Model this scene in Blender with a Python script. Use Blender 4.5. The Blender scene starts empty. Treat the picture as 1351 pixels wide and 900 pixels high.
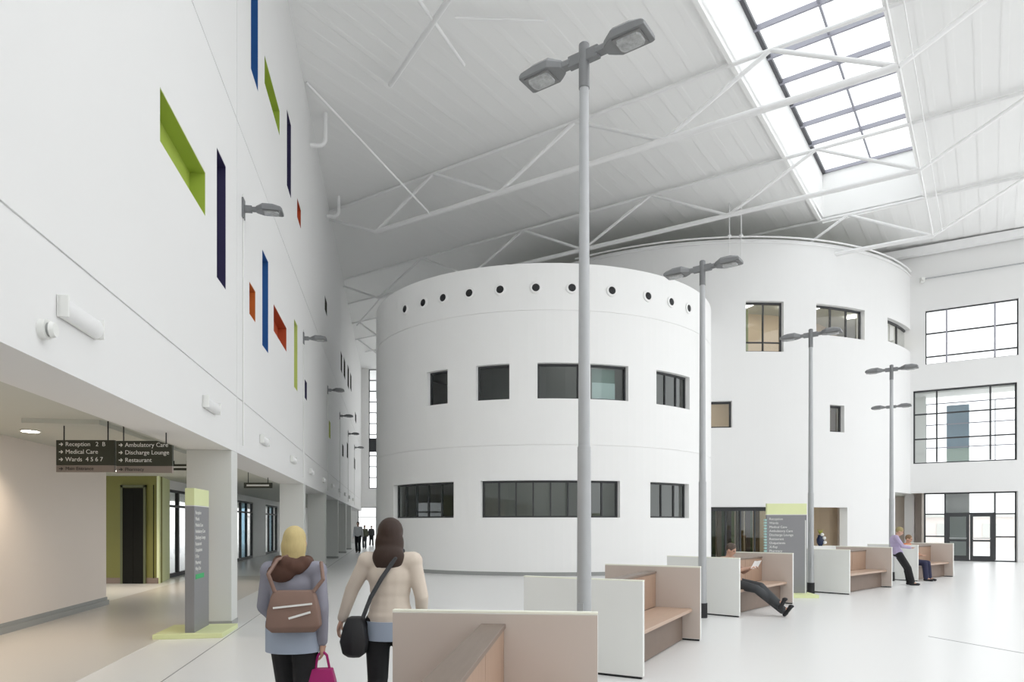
import bpy, bmesh, math, random
from mathutils import Vector, Matrix
random.seed(4)
C = bpy.context.scene.collection
PI = math.pi
# ---------------------------------------------------------------- camera, sky, exposure
cam_d = bpy.data.cameras.new('camera'); cam = bpy.data.objects.new('camera', cam_d); C.objects.link(cam)
cam.location = (0, 0, 1.65); cam.rotation_euler = (PI/2, 0, 0)
cam_d.sensor_width = 36.0; cam_d.lens = 23.98; cam_d.shift_y = (692-450)/1351.0
cam_d.clip_start = 0.05; cam_d.clip_end = 400
bpy.context.scene.camera = cam
world = bpy.data.worlds.new('overcast_sky'); bpy.context.scene.world = world; world.use_nodes = True
wn = world.node_tree.nodes; bgn = wn['Background']
bgn.inputs[0].default_value = (0.97, 0.985, 1.0, 1); bgn.inputs[1].default_value = 1.0
vs = bpy.context.scene.view_settings
vs.view_transform = 'Standard'; vs.look = 'None'; vs.gamma = 1.0; vs.use_curve_mapping = False
vs.exposure = 1.30
try: bpy.context.scene.cycles.max_bounces = 10; bpy.context.scene.cycles.diffuse_bounces = 6
except Exception: pass

# ---------------------------------------------------------------- materials
def mat(name, col, rough=0.6, metal=0.0, noise=0.0, nscale=8.0, bump=0.0, spec=0.4, stretch=None):
    m = bpy.data.materials.new(name); m.use_nodes = True
    nt = m.node_tree; b = nt.nodes['Principled BSDF']
    b.inputs['Base Color'].default_value = (*col, 1); b.inputs['Roughness'].default_value = rough
    b.inputs['Metallic'].default_value = metal; b.inputs['Specular IOR Level'].default_value = spec
    if noise or bump:
        tc = nt.nodes.new('ShaderNodeTexCoord'); mp = nt.nodes.new('ShaderNodeMapping')
        if stretch: mp.inputs['Scale'].default_value = stretch
        nz = nt.nodes.new('ShaderNodeTexNoise'); nz.inputs['Scale'].default_value = nscale; nz.inputs['Detail'].default_value = 4
        nt.links.new(tc.outputs['Object'], mp.inputs[0]); nt.links.new(mp.outputs[0], nz.inputs['Vector'])
        if noise:
            mr = nt.nodes.new('ShaderNodeMapRange'); mr.inputs[3].default_value = 1-noise; mr.inputs[4].default_value = 1+noise
            mx = nt.nodes.new('ShaderNodeVectorMath'); mx.operation = 'SCALE'; mx.inputs[0].default_value = col
            nt.links.new(nz.outputs[0], mr.inputs[0]); nt.links.new(mr.outputs[0], mx.inputs['Scale'])
            nt.links.new(mx.outputs[0], b.inputs['Base Color'])
        if bump:
            bp = nt.nodes.new('ShaderNodeBump'); bp.inputs['Strength'].default_value = bump; bp.inputs['Distance'].default_value = 0.01
            nt.links.new(nz.outputs[0], bp.inputs['Height']); nt.links.new(bp.outputs[0], b.inputs['Normal'])
    return m
def emit(name, col, st):
    m = bpy.data.materials.new(name); m.use_nodes = True; nt = m.node_tree
    nt.nodes.remove(nt.nodes['Principled BSDF']); e = nt.nodes.new('ShaderNodeEmission')
    e.inputs[0].default_value = (*col, 1); e.inputs[1].default_value = st
    nt.links.new(e.outputs[0], nt.nodes['Material Output'].inputs[0]); return m
def glass(name, tint, gloss=0.12):
    m = bpy.data.materials.new(name); m.use_nodes = True; nt = m.node_tree
    nt.nodes.remove(nt.nodes['Principled BSDF'])
    t = nt.nodes.new('ShaderNodeBsdfTransparent'); t.inputs[0].default_value = (*tint, 1)
    g = nt.nodes.new('ShaderNodeBsdfGlossy'); g.inputs['Roughness'].default_value = 0.02
    lw_ = nt.nodes.new('ShaderNodeLayerWeight'); pw = nt.nodes.new('ShaderNodeMath'); pw.operation = 'POWER'; pw.inputs[1].default_value = 4
    fr = nt.nodes.new('ShaderNodeMath'); fr.operation = 'MULTIPLY_ADD'; fr.inputs[1].default_value = .6; fr.inputs[2].default_value = gloss*.35
    nt.links.new(lw_.outputs['Facing'], pw.inputs[0]); nt.links.new(pw.outputs[0], fr.inputs[0])
    mx = nt.nodes.new('ShaderNodeMixShader')
    nt.links.new(fr.outputs[0], mx.inputs[0]); nt.links.new(t.outputs[0], mx.inputs[1]); nt.links.new(g.outputs[0], mx.inputs[2])
    nt.links.new(mx.outputs[0], nt.nodes['Material Output'].inputs[0]); return m
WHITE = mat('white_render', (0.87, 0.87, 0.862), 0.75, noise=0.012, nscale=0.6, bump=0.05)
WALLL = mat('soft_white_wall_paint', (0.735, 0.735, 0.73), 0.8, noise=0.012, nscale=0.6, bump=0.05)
FARW = mat('matt_white_far_wall', (0.77, 0.77, 0.765), 0.8, noise=0.012, nscale=0.6)
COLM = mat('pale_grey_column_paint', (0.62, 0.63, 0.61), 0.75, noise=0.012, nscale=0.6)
ROOFM = mat('white_roof_liner', (0.86, 0.86, 0.855), 0.6, noise=0.01, nscale=1.0)
STEEL = mat('white_painted_steel', (0.82, 0.82, 0.82), 0.4, noise=0.01)
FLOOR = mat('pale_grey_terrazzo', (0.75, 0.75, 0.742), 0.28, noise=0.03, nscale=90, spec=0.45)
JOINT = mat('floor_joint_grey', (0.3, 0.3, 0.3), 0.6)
CFLOOR = mat('corridor_floor_warm_shade', (0.58, 0.555, 0.52), 0.3, noise=0.03, nscale=90)
BEIGE = mat('beige_corridor_wall', (0.76, 0.69, 0.63), 0.7, noise=0.01, nscale=2)
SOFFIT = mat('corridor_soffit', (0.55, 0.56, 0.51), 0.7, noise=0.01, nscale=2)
SKIRT = mat('grey_skirting', (0.33, 0.34, 0.33), 0.5, noise=0.02)
FRAME = mat('dark_grey_aluminium', (0.045, 0.047, 0.05), 0.45, noise=0.03)
SFRAME = mat('skylight_bar_flare_grey', (0.34, 0.34, 0.39), 0.5, noise=0.02)  # bars lightened: skylight flare is put into the colour
GLASS = glass('window_glass', (0.82, 0.86, 0.86)); CLEAR = glass('clear_glass', (0.96, 0.97, 0.97))
BGLASS = glass('blue_tinted_glass', (0.45, 0.6, 0.68))
GALV = mat('galvanised_pole', (0.42, 0.43, 0.44), 0.45, 0.35, noise=0.06, nscale=6)
GALV2 = mat('satin_grey_luminaire', (0.20, 0.205, 0.21), 0.45, 0.2, noise=0.04, nscale=12)
LENS = mat('prismatic_lens', (0.40, 0.41, 0.41), 0.15, 0.2, noise=0.45, nscale=22, bump=0.6)
BLACK = mat('black_rubber', (0.02, 0.02, 0.022), 0.6, noise=0.03)
BOARD = mat('white_bench_laminate', (0.76, 0.765, 0.74), 0.45, noise=0.01, nscale=3)
INNER = mat('pale_beige_laminate', (0.55, 0.48, 0.43), 0.5, noise=0.015, nscale=3)
EDGE = mat('cream_edge_band', (0.86, 0.87, 0.76), 0.5, noise=0.01)
OAK = mat('oak_veneer', (0.38, 0.26, 0.19), 0.5, noise=0.16, nscale=5, stretch=(9, 9, 0.6))
SEATW = mat('oak_seat_board', (0.46, 0.33, 0.25), 0.45, noise=0.12, nscale=5, stretch=(9, 0.7, 9))
WALNUT = mat('grey_brown_rail', (0.21, 0.165, 0.135), 0.45, noise=0.12, nscale=5, stretch=(10, 0.7, 10))
DKWOOD = mat('dark_brown_plinth', (0.20, 0.15, 0.12), 0.6, noise=0.1, nscale=5)
LIME = mat('lime_green_panel', (0.62, 0.68, 0.26), 0.5, noise=0.02)
PLIME = mat('pale_lime_panel', (0.70, 0.75, 0.42), 0.5, noise=0.02)
SIGNG = mat('mid_grey_sign', (0.23, 0.23, 0.24), 0.5, noise=0.02)
SIGND = mat('dark_olive_sign', (0.035, 0.038, 0.025), 0.5, noise=0.02)
SIGNB = mat('taupe_sign_strip', (0.24, 0.20, 0.175), 0.5, noise=0.02)
TXT = mat('white_lettering', (0.75, 0.75, 0.72), 0.6, noise=0.01); TXTD = mat('dark_lettering', (0.05, 0.045, 0.04), 0.6, noise=0.01)
TXTG = mat('green_symbol', (0.05, 0.42, 0.15), 0.6, noise=0.01)
OLIVE = mat('olive_green_panel', (0.175, 0.17, 0.04), 0.6, noise=0.03, nscale=3)
LIFT = mat('dark_lift_door', (0.012, 0.012, 0.01), 0.8, noise=0.03, spec=0.1)
NICHE = {'green': mat('green_niche', (0.34, 0.44, 0.06), 0.6, noise=0.02), 'navy': mat('navy_niche', (0.028, 0.022, 0.075), 0.6, noise=0.02),
         'blue': mat('blue_niche', (0.018, 0.10, 0.30), 0.6, noise=0.02), 'red': mat('red_niche', (0.42, 0.07, 0.02), 0.6, noise=0.02),
         'orange': mat('orange_niche', (0.48, 0.13, 0.02), 0.6, noise=0.02), 'lime': mat('lime_niche', (0.50, 0.56, 0.17), 0.6, noise=0.02),
         'dark': mat('charcoal_niche', (0.05, 0.055, 0.04), 0.6, noise=0.02)}
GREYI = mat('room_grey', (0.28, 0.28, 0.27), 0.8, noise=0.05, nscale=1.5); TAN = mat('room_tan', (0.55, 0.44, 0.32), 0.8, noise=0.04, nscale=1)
DKBR = mat('lobby_dark_brown', (0.09, 0.06, 0.04), 0.6, noise=0.1, nscale=2); DKGR = mat('lobby_dark_green', (0.07, 0.10, 0.03), 0.6, noise=0.1, nscale=2)
TUBE = emit('fluorescent_tube', (1.0, 0.97, 0.88), 5.0); DLIGHT = emit('downlight_lens', (1.0, 0.93, 0.8), 9.0)
BLUEP = mat('blue_grey_cladding', (0.25, 0.34, 0.41), 0.5, noise=0.02); TEALP = mat('pale_teal_blind', (0.42, 0.52, 0.47), 0.7, noise=0.02)

# ---------------------------------------------------------------- geometry helpers
def V(*a): return Vector(a)
def frame_z(d):
    d = Vector(d).normalized()
    return d.to_track_quat('Z', 'Y').to_matrix().to_4x4()
class MB:
    def __init__(s): s.bm = bmesh.new()
    def box(s, c, size, rz=0, M=None, mi=0):
        m = (M if M is not None else Matrix.Translation(Vector(c)) @ Matrix.Rotation(rz, 4, 'Z')) @ Matrix.Diagonal((*size, 1))
        r = bmesh.ops.create_cube(s.bm, size=1, matrix=m)
        if mi:
            for f in {f for v in r['verts'] for f in v.link_faces}: f.material_index = mi
        return s
    def bar(s, a, b, w, h=None):            # box bar between two points, w horizontal, h vertical
        a, b = Vector(a), Vector(b); d = b-a; h = h or w
        up = V(0,0,1) if abs(d.normalized().z) < 0.95 else V(0,1,0)
        x = d.normalized(); y = up.cross(x).normalized(); z = x.cross(y)
        M = Matrix.Translation((a+b)/2) @ Matrix((x, y, z)).transposed().to_4x4()
        bmesh.ops.create_cube(s.bm, size=1, matrix=M @ Matrix.Diagonal((d.length, w, h, 1))); return s
    def tube(s, a, b, r1, r2=None, n=14, caps=True):
        a, b = Vector(a), Vector(b); r2 = r1 if r2 is None else r2
        M = Matrix.Translation((a+b)/2) @ frame_z(b-a)
        bmesh.ops.create_cone(s.bm, cap_ends=caps, segments=n, radius1=r1, radius2=r2, depth=(b-a).length, matrix=M); return s
    def ell(s, c, r, M=None, n=14):
        m = Matrix.Translation(Vector(c))
        if M is not None: m = m @ M
        bmesh.ops.create_uvsphere(s.bm, u_segments=n, v_segments=max(6, n*2//3), radius=1, matrix=m @ Matrix.Diagonal((*r, 1))); return s
    def cap(s, a, b, r1, r2=None, n=12):    # tapered capsule
        r2 = r1 if r2 is None else r2
        s.ell(a, (r1,)*3, n=n); s.ell(b, (r2,)*3, n=n)
        if (Vector(b)-Vector(a)).length > 1e-4: s.tube(a, b, r1, r2, n)
        return s
    def loft(s, rings, cap=True):
        vs = [[s.bm.verts.new(p) for p in r] for r in rings]; n = len(rings[0])
        for i in range(len(vs)-1):
            for j in range(n): s.bm.faces.new((vs[i][j], vs[i][(j+1)%n], vs[i+1][(j+1)%n], vs[i+1][j]))
        if cap: s.bm.faces.new(vs[0][::-1]); s.bm.faces.new(vs[-1])
        return s
    def prism(s, poly, z0, z1):
        return s.loft([[V(x, y, z0) for x, y in poly], [V(x, y, z1) for x, y in poly]])
    def path(s, pts, r, n=10):
        for a, b in zip(pts[:-1], pts[1:]): s.tube(a, b, r, n=n)
        for p in pts[1:-1]: s.ell(p, (r,)*3, n=n)
        return s
    def build(s, name, m, parent=None, smooth=False, bevel=0.0, kind=None):
        bmesh.ops.recalc_face_normals(s.bm, faces=s.bm.faces)
        me = bpy.data.meshes.new(name); s.bm.to_mesh(me); s.bm.free()
        for mm in (m if isinstance(m, (list, tuple)) else [m]): me.materials.append(mm)
        if smooth:
            for p in me.polygons: p.use_smooth = True
            try: me.set_sharp_from_angle(angle=math.radians(40))
            except Exception: pass
        o = bpy.data.objects.new(name, me); C.objects.link(o)
        if parent is not None: o.parent = parent
        if bevel:
            b = o.modifiers.new('bevel', 'BEVEL'); b.width = bevel; b.segments = 2; b.limit_method = 'ANGLE'
        if kind: o['kind'] = kind
        return o
def tag(o, label, cat, group=None):
    o['label'] = label; o['category'] = cat
    if group: o['group'] = group
    return o
def thing(name, label, cat, loc=(0,0,0), rz=0, group=None):
    o = bpy.data.objects.new(name, None); C.objects.link(o); o.location = loc; o.rotation_euler = (0, 0, rz)
    o.empty_display_size = 0.2
    return tag(o, label, cat, group)
def sempty(name, loc=(0,0,0), rz=0):
    o = bpy.data.objects.new(name, None); C.objects.link(o); o.location = loc; o.rotation_euler = (0,0,rz); o['kind'] = 'structure'; return o
def dup(root, loc, rz, label, group=None):
    r = root.copy(); C.objects.link(r); r.location = loc; r.rotation_euler = (0, 0, rz); r['label'] = label
    for ch in list(root.children):
        c = ch.copy(); C.objects.link(c); c.parent = r
        for g in list(ch.children):
            d = g.copy(); C.objects.link(d); d.parent = c
    return r
def text(name, body, size, m, parent, loc, rot, align='LEFT'):
    cu = bpy.data.curves.new(name, 'FONT'); cu.body = body; cu.size = size; cu.align_x = align; cu.extrude = 0.001; cu.resolution_u = 3
    t = bpy.data.objects.new(name, cu); C.objects.link(t)
    bpy.context.view_layer.update()
    me = bpy.data.meshes.new_from_object(t.evaluated_get(bpy.context.evaluated_depsgraph_get()))
    bpy.data.objects.remove(t); me.materials.append(m)
    o = bpy.data.objects.new(name, me); C.objects.link(o); o.parent = parent; o.location = loc; o.rotation_euler = rot
    return o

# a wall as a grid in (u, v): each cell flush, recessed or cut through
def grid_wall(name, P, us, vs_, cells, thick, m, kind='structure', parent=None, maxu=None):
    """P(u,v,d): point at depth d behind the face. cells: (u0,u1,v0,v1,depth)."""
    U = set(us); W = set(vs_)
    for c in cells: U.update(c[:2]); W.update(c[2:4])
    U = sorted(u for u in U if us[0] <= u <= us[1]); W = sorted(v for v in W if vs_[0] <= v <= vs_[1])
    if maxu:
        UU = [U[0]]
        for a, b in zip(U[:-1], U[1:]):
            k = max(1, math.ceil((b-a)/maxu))
            UU += [a+(b-a)*i/k for i in range(1, k+1)]
        U = UU
    nu, nv = len(U)-1, len(W)-1
    D = [[0.0]*nv for _ in range(nu)]
    for (a, b, c, d, dep) in cells:
        for i in range(nu):
            um = (U[i]+U[i+1])/2
            if a < um < b:
                for j in range(nv):
                    if c < (W[j]+W[j+1])/2 < d: D[i][j] = max(D[i][j], dep)
    bm = bmesh.new(); cache = {}
    def vt(u, v, d):
        k = (round(u, 6), round(v, 6), round(d, 5))
        if k not in cache: cache[k] = bm.verts.new(P(u, v, d))
        return cache[k]
    def q(*ps):
        try: bm.faces.new([vt(*p) for p in ps])
        except ValueError: pass
    for i in range(nu):
        for j in range(nv):
            u0, u1, v0, v1, d = U[i], U[i+1], W[j], W[j+1], D[i][j]
            if d < thick:
                q((u0,v0,d),(u1,v0,d),(u1,v1,d),(u0,v1,d)); q((u0,v0,thick),(u0,v1,thick),(u1,v1,thick),(u1,v0,thick))
            dr = D[i+1][j] if i+1 < nu else thick
            if dr != d: q((u1,v0,d),(u1,v0,dr),(u1,v1,dr),(u1,v1,d))
            if i == 0 and d < thick: q((u0,v0,d),(u0,v1,d),(u0,v1,thick),(u0,v0,thick))
            dt = D[i][j+1] if j+1 < nv else thick
            if dt != d: q((u0,v1,d),(u1,v1,d),(u1,v1,dt),(u0,v1,dt))
            if j == 0 and d < thick: q((u0,v0,d),(u0,v0,thick),(u1,v0,thick),(u1,v0,d))
    bmesh.ops.recalc_face_normals(bm, faces=bm.faces)
    me = bpy.data.meshes.new(name); bm.to_mesh(me); bm.free(); me.materials.append(m)
    o = bpy.data.objects.new(name, me); C.objects.link(o)
    if kind: o['kind'] = kind
    if parent: o.parent = parent
    return o

# ---------------------------------------------------------------- plan directions
D_ = V(-.1756, .9845, 0); N_ = V(-.9845, -.1756, 0)        # along the left wall / to the left of it
E_ = V(.575, .818, 0); U_ = V(-.818, .575, 0)              # along the skylight / along the trusses
W0 = 2.52
def wp(s, w, z): p = D_*s + N_*w; return V(p.x, p.y, z)
def rp(s, l, z): p = E_*s + U_*l; return V(p.x, p.y, z)
def s_at(px, w=W0):
    q = (px-675.5)/900.0; return w*(-.9845+.1756*q)/(q*.9845+.1756)
def gp(px, Y, z=0): return V((px-675.5)/900.0*Y, Y, z)      # a ground position from its bearing and distance
ANG_D = math.atan2(.9845, -.1756)                           # heading of the wall
ANG_U = math.atan2(.575, -.818)

# ---------------------------------------------------------------- floor, outside ground
MB().box((5, 24, -0.05), (70, 84, 0.1)).build('floor', FLOOR, kind='structure')
MB().box((0, 30, -0.25), (400, 400, 0.1)).build('ground', mat('outside_paving', (0.75, 0.75, 0.74), 0.8, noise=0.03), kind='structure')
b = MB(); p0, p1 = wp(3.2, 2.36, 0.001), wp(60, 2.36, 0.001); b.bar(p0, p1, 0.014, 0.004)
b.build('trim_1', JOINT, kind='structure')
b = MB(); b.bar(gp(1225, 10.04, .001), gp(1700, 6.4, .001), 0.012, 0.004); b.build('trim_2', JOINT, kind='structure')
# thin sheet over the corridor floor, its warm shade put into the colour
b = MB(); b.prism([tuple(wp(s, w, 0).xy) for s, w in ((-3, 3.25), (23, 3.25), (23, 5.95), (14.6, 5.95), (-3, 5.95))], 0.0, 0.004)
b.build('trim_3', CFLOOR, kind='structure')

# ---------------------------------------------------------------- left wall
WL_NICHES = [  # px0, px1, ratio top, ratio bottom, colour, label
 (211, 271, 1.900, 1.665, 'green', 'wide lime green niche nearest the viewer'), (286, 298, 2.175, 1.425, 'navy', 'tall navy slot right of the wide green niche'),
 (331, 340.5, 4.5, 3.27, 'blue', 'blue slot high on the wall cut by the frame top'), (349, 369, 3.735, 3.51, 'green', 'green niche high on the wall'),
 (378.5, 384, 4.02, 3.28, 'navy', 'navy slot high above the first wall lamp'), (392, 397, 3.51, 3.30, 'red', 'small red niche right of the first wall lamp'),
 (329, 337, 1.725, 1.495, 'orange', 'small orange niche below the first wall lamp'), (346, 354, 2.15, 1.40, 'blue', 'tall blue slot below the first wall lamp'),
 (361, 378, 1.89, 1.66, 'red', 'red niche right of the tall blue slot'), (388, 392.5, 2.14, 1.43, 'lime', 'tall pale lime slot'),
 (402, 405, 1.70, 1.48, 'navy', 'small navy slot low on the wall'), (428.5, 431.5, 3.50, 3.28, 'dark', None),
 (449.5, 451.3, 3.5, 3.12, 'dark', None), (453.5, 455.5, 3.6, 3.2, 'dark', None), (458.5, 460.3, 3.75, 3.25, 'dark', None),
 (462, 463.6, 3.8, 3.4, 'dark', None), (468.4, 470, 3.2, 2.95, 'dark', None), (451.5, 453.2, 1.68, 1.43, 'dark', None),
 (457.6, 459.2, 1.9, 1.55, 'dark', None), (467, 468.6, 1.85, 1.55, 'dark', None), (433.8, 436, 1.70, 1.42, 'lime', None)]
KW = 1.016*W0
cells = []; niches = []
for (a, b_, rt, rb, col, lab) in WL_NICHES:
    s0, s1 = s_at(a), s_at(b_); z1, z0 = 1.65+rt*KW, 1.65+rb*KW
    niches.append((s0, s1, z0, z1, col, lab)); cells.append((s0, s1, z0, z1, 0.22))
cells += [(-16, 65, 3.765, 3.785, 0.015), (-16, 65, 8.40, 8.42, 0.015)]
for s in (12.0, 36.0): cells.append((s, s+0.018, 2.85, 15.9, 0.012))
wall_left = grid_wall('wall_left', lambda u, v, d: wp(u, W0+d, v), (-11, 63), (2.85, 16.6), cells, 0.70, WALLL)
for (s0, s1, z0, z1, col, lab) in niches:
    b = MB(); t = 0.012; e = 0.001; dd = 0.215
    m = Matrix.Rotation(0, 4, 'Z')
    def sl(sa, sb, za, zb, wa, wb):
        ps = [wp(s, w, z) for s, w, z in ((sa,wa,za),(sb,wa,za),(sb,wb,za),(sa,wb,za))]
        pt = [wp(s, w, z) for s, w, z in ((sa,wa,zb),(sb,wa,zb),(sb,wb,zb),(sa,wb,zb))]
        b.loft([ps, pt])
    s0 += e; s1 -= e; z0 += e; z1 -= e
    sl(s0, s1, z0, z1, W0+dd-t, W0+dd); sl(s0, s1, z0, z0+t, W0+.004, W0+dd-t); sl(s0, s1, z1-t, z1, W0+.004, W0+dd-t)
    sl(s0, s0+t, z0+t, z1-t, W0+.004, W0+dd-t); sl(s1-t, s1, z0+t, z1-t, W0+.004, W0+dd-t)
    o = b.build('niche', NICHE[col], wall_left)
    if lab: o['label'] = lab
# columns under the left wall
colp = None
col_lab = ['white square column beside the lime-based directory board, nearest of the row', 'second white square column under the left wall, behind the blonde woman',
           'third white square column in the receding row', 'fourth white square column in the receding row', 'fifth white square column far down the walkway', 'sixth and farthest white column near the bright end door']
for i, px in enumerate((306, 401, 429.5, 446, 456.5, 463.5)):
    s = s_at(px)
    b = MB(); b.loft([[wp(a, w, z) for a, w in ((s, W0+.005), (s+.42, W0+.005), (s+.42, W0+.69), (s, W0+.69))] for z in (0, 2.85)])
    o = b.build('column', COLM, bevel=0.008); tag(o, col_lab[i], 'column')
    b = MB(); b.loft([[wp(a, w, z) for a, w in ((s-.01, W0-.003), (s+.43, W0-.003), (s+.43, W0+.7), (s-.01, W0+.7))] for z in (0, 0.09)])
    b.build('plinth', SKIRT, o)
# corridor ceiling, walls
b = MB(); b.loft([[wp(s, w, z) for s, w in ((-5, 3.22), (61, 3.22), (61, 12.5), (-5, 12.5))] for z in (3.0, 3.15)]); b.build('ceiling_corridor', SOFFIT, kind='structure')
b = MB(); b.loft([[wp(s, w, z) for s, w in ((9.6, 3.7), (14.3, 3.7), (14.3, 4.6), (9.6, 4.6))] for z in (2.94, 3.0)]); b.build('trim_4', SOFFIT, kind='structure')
sE = s_at(140, 5.75)
grid_wall('wall_corridor', lambda u, v, d: wp(u, 5.75+d, v), (-5, sE), (0, 3.0), [], 0.3, BEIGE)
b = MB(); b.loft([[wp(s, w, z) for s, w in ((-5, 5.735), (sE+.02, 5.735), (sE+.02, 5.75), (-5, 5.75))] for z in (0, 0.16)])
b.loft([[wp(s, w, z) for s, w in ((-5, 5.70), (sE+.02, 5.70), (sE+.02, 5.735), (-5, 5.735))] for z in (0, 0.1)]); b.build('baseboard_corridor', SKIRT, kind='structure')
# lift lobby facing the viewer at Y = 19
b = MB(); b.box((-12.6, 19.16, 1.5), (5.4, .3, 3.0)); b.build('wall_lobby', OLIVE, kind='structure')
b = MB(); b.box((-12.0, 19.0, .08), (4.3, .03, .16)); b.build('baseboard_lobby', DKWOOD, kind='structure')
lift = sempty('door_1', (-10.53, 19.0, 0))
MB().box((-.15, -.02, 1.33), (.28, .05, 2.66)).build('door_leaf', LIFT, lift); MB().box((.14, -.02, 1.33), (.28, .05, 2.66)).build('door_leaf', LIFT, lift)
MB().box((-.32, -.03, 1.37), (.06, .06, 2.74)).box((.32, -.03, 1.37), (.06, .06, 2.74)).box((0, -.03, 2.71), (.7, .06, .07)).build('door_frame', mat('lift_frame', (.10,.11,.05), .5, noise=.02), lift)
for x in (-11.55, -9.98):
    MB().box((x, 18.99, 1.45), (.012, .02, 2.6)).build('panel_joint', LIFT, bpy.data.objects['wall_lobby'])
# pale green slatted return
ws = sempty('wall_slatted_return', (-9.87, 19.0, 0), math.atan2(1.75, -.59))
MB().box((.92, -.03, 1.5), (1.84, .03, 3.0)).build('backing', PLIME, ws)
for k in range(11): MB().box((.06+k*.17, .0, 1.5), (.09, .05, 2.99)).build('slat', mat('pale_green_slat', (.74,.80,.55), .6, noise=.02) if k == 0 else bpy.data.materials['pale_green_slat'], ws)
# glazed wall of the corridor
WG = 6.65
gl = [(s_at(223, WG), s_at(262, WG)), (s_at(311, WG), s_at(334, WG)), (s_at(350.5, WG), s_at(366, WG)), (s_at(380, WG), s_at(394, WG))]
grid_wall('wall_glazed_side', lambda u, v, d: wp(u, WG+d, v), (gl[0][0]-.3, 63), (0, 3.0), [(a, b_, -0.01, 2.73, 0.3) for a, b_ in gl], 0.25, WHITE)
for i, (a, b_) in enumerate(gl):
    w = sempty('window_%d' % (i+1)); n = max(2, round((b_-a)/1.25))
    def fr(s, z0, z1, th=.07, name='mullion'):
        q = MB(); q.loft([[wp(x, y, z) for x, y in ((s-th/2, WG+.03), (s+th/2, WG+.03), (s+th/2, WG+.13), (s-th/2, WG+.13))] for z in (z0, z1)]); q.build(name, FRAME, w)
    def hr(z, th=.07, name='transom'):
        q = MB(); q.loft([[wp(x, y, zz) for x, y in ((a, WG+.03), (b_, WG+.03), (b_, WG+.13), (a, WG+.13))] for zz in (z-th/2, z+th/2)]); q.build(name, FRAME, w)
    for k in range(n+1): fr(a+(b_-a)*k/n if 0 < k < n else (a+.04 if k == 0 else b_-.04), 0, 2.73, .1 if k in (0, n) else .13)
    hr(2.69, .09, 'head_frame'); hr(2.22, .07); hr(.06, .12, 'sill_frame')
    for k in range(n):
        x0, x1 = a+(b_-a)*k/n, a+(b_-a)*(k+1)/n
        for z0, z1 in ((.12, 2.18), (2.26, 2.65)):
            q = MB(); q.loft([[wp(x, y, z) for x, y in ((x0+.05, WG+.075), (x1-.05, WG+.075), (x1-.05, WG+.085), (x0+.05, WG+.085))] for z in (z0, z1)])
            q.build('pane', CLEAR if i == 0 or k % 2 == 0 else BGLASS, w)
# end wall of the hall
EX = lambda u, v, d: V(u, 60+d, v)
grid_wall('wall_end', EX, (-22, 16), (0, 16.2), [(-13.6, -11.9, -.01, 3.2, .4), (-12.6, 14.0, 4.8, 15.3, .4)], .35, WHITE)  # glazing widened out of sight behind the drum to bring in light
w = sempty('window_5', (-12.3, 60.1, 0))
for k in range(15): MB().box((-.27+k*1.9-(.0 if k else 0), 0, 10.05), (.07, .1, 10.5)).build('mullion', FRAME, w)
for k in range(12): MB().box((13.0, 0, 4.83+k*.95), (26.6, .1, .08 if k != 4 else 1.2)).build('transom', FRAME, w)
MB().box((13.0, .02, 10.05), (26.6, .01, 10.4)).build('pane', CLEAR, w)
w = sempty('door_2', (-12.75, 60.1, 0))
q = MB().box((-.8, 0, 1.6), (.08, .1, 3.2)).box((.8, 0, 1.6), (.08, .1, 3.2)).box((0, 0, 2.3), (1.6, .1, .07)).box((0, 0, 3.15), (1.6, .1, .08)); q.build('frame', SKIRT, w)
MB().box((-.4, 0, 1.13), (.74, .03, 2.2)).build('door_leaf', CLEAR, w); MB().box((.4, 0, 1.13), (.74, .03, 2.2)).build('door_leaf', CLEAR, w)
b = MB(); b.loft([[wp(s, w, z) for s, w in ((61, 2.5), (61.3, 2.5), (61.3, 13), (61, 13))] for z in (0, 3.0)])
MB().box((5, -9.2, 8.5), (30, .3, 17)).build('wall_behind_viewer', WHITE, kind='structure')  # unseen rear wall, added to cut the light from behind
MB().box((26, 3.5, 7.5), (.3, 26, 15)).build('wall_right_unseen', WHITE, kind='structure')  # unseen side wall, added to reduce direct light from the right
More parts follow.
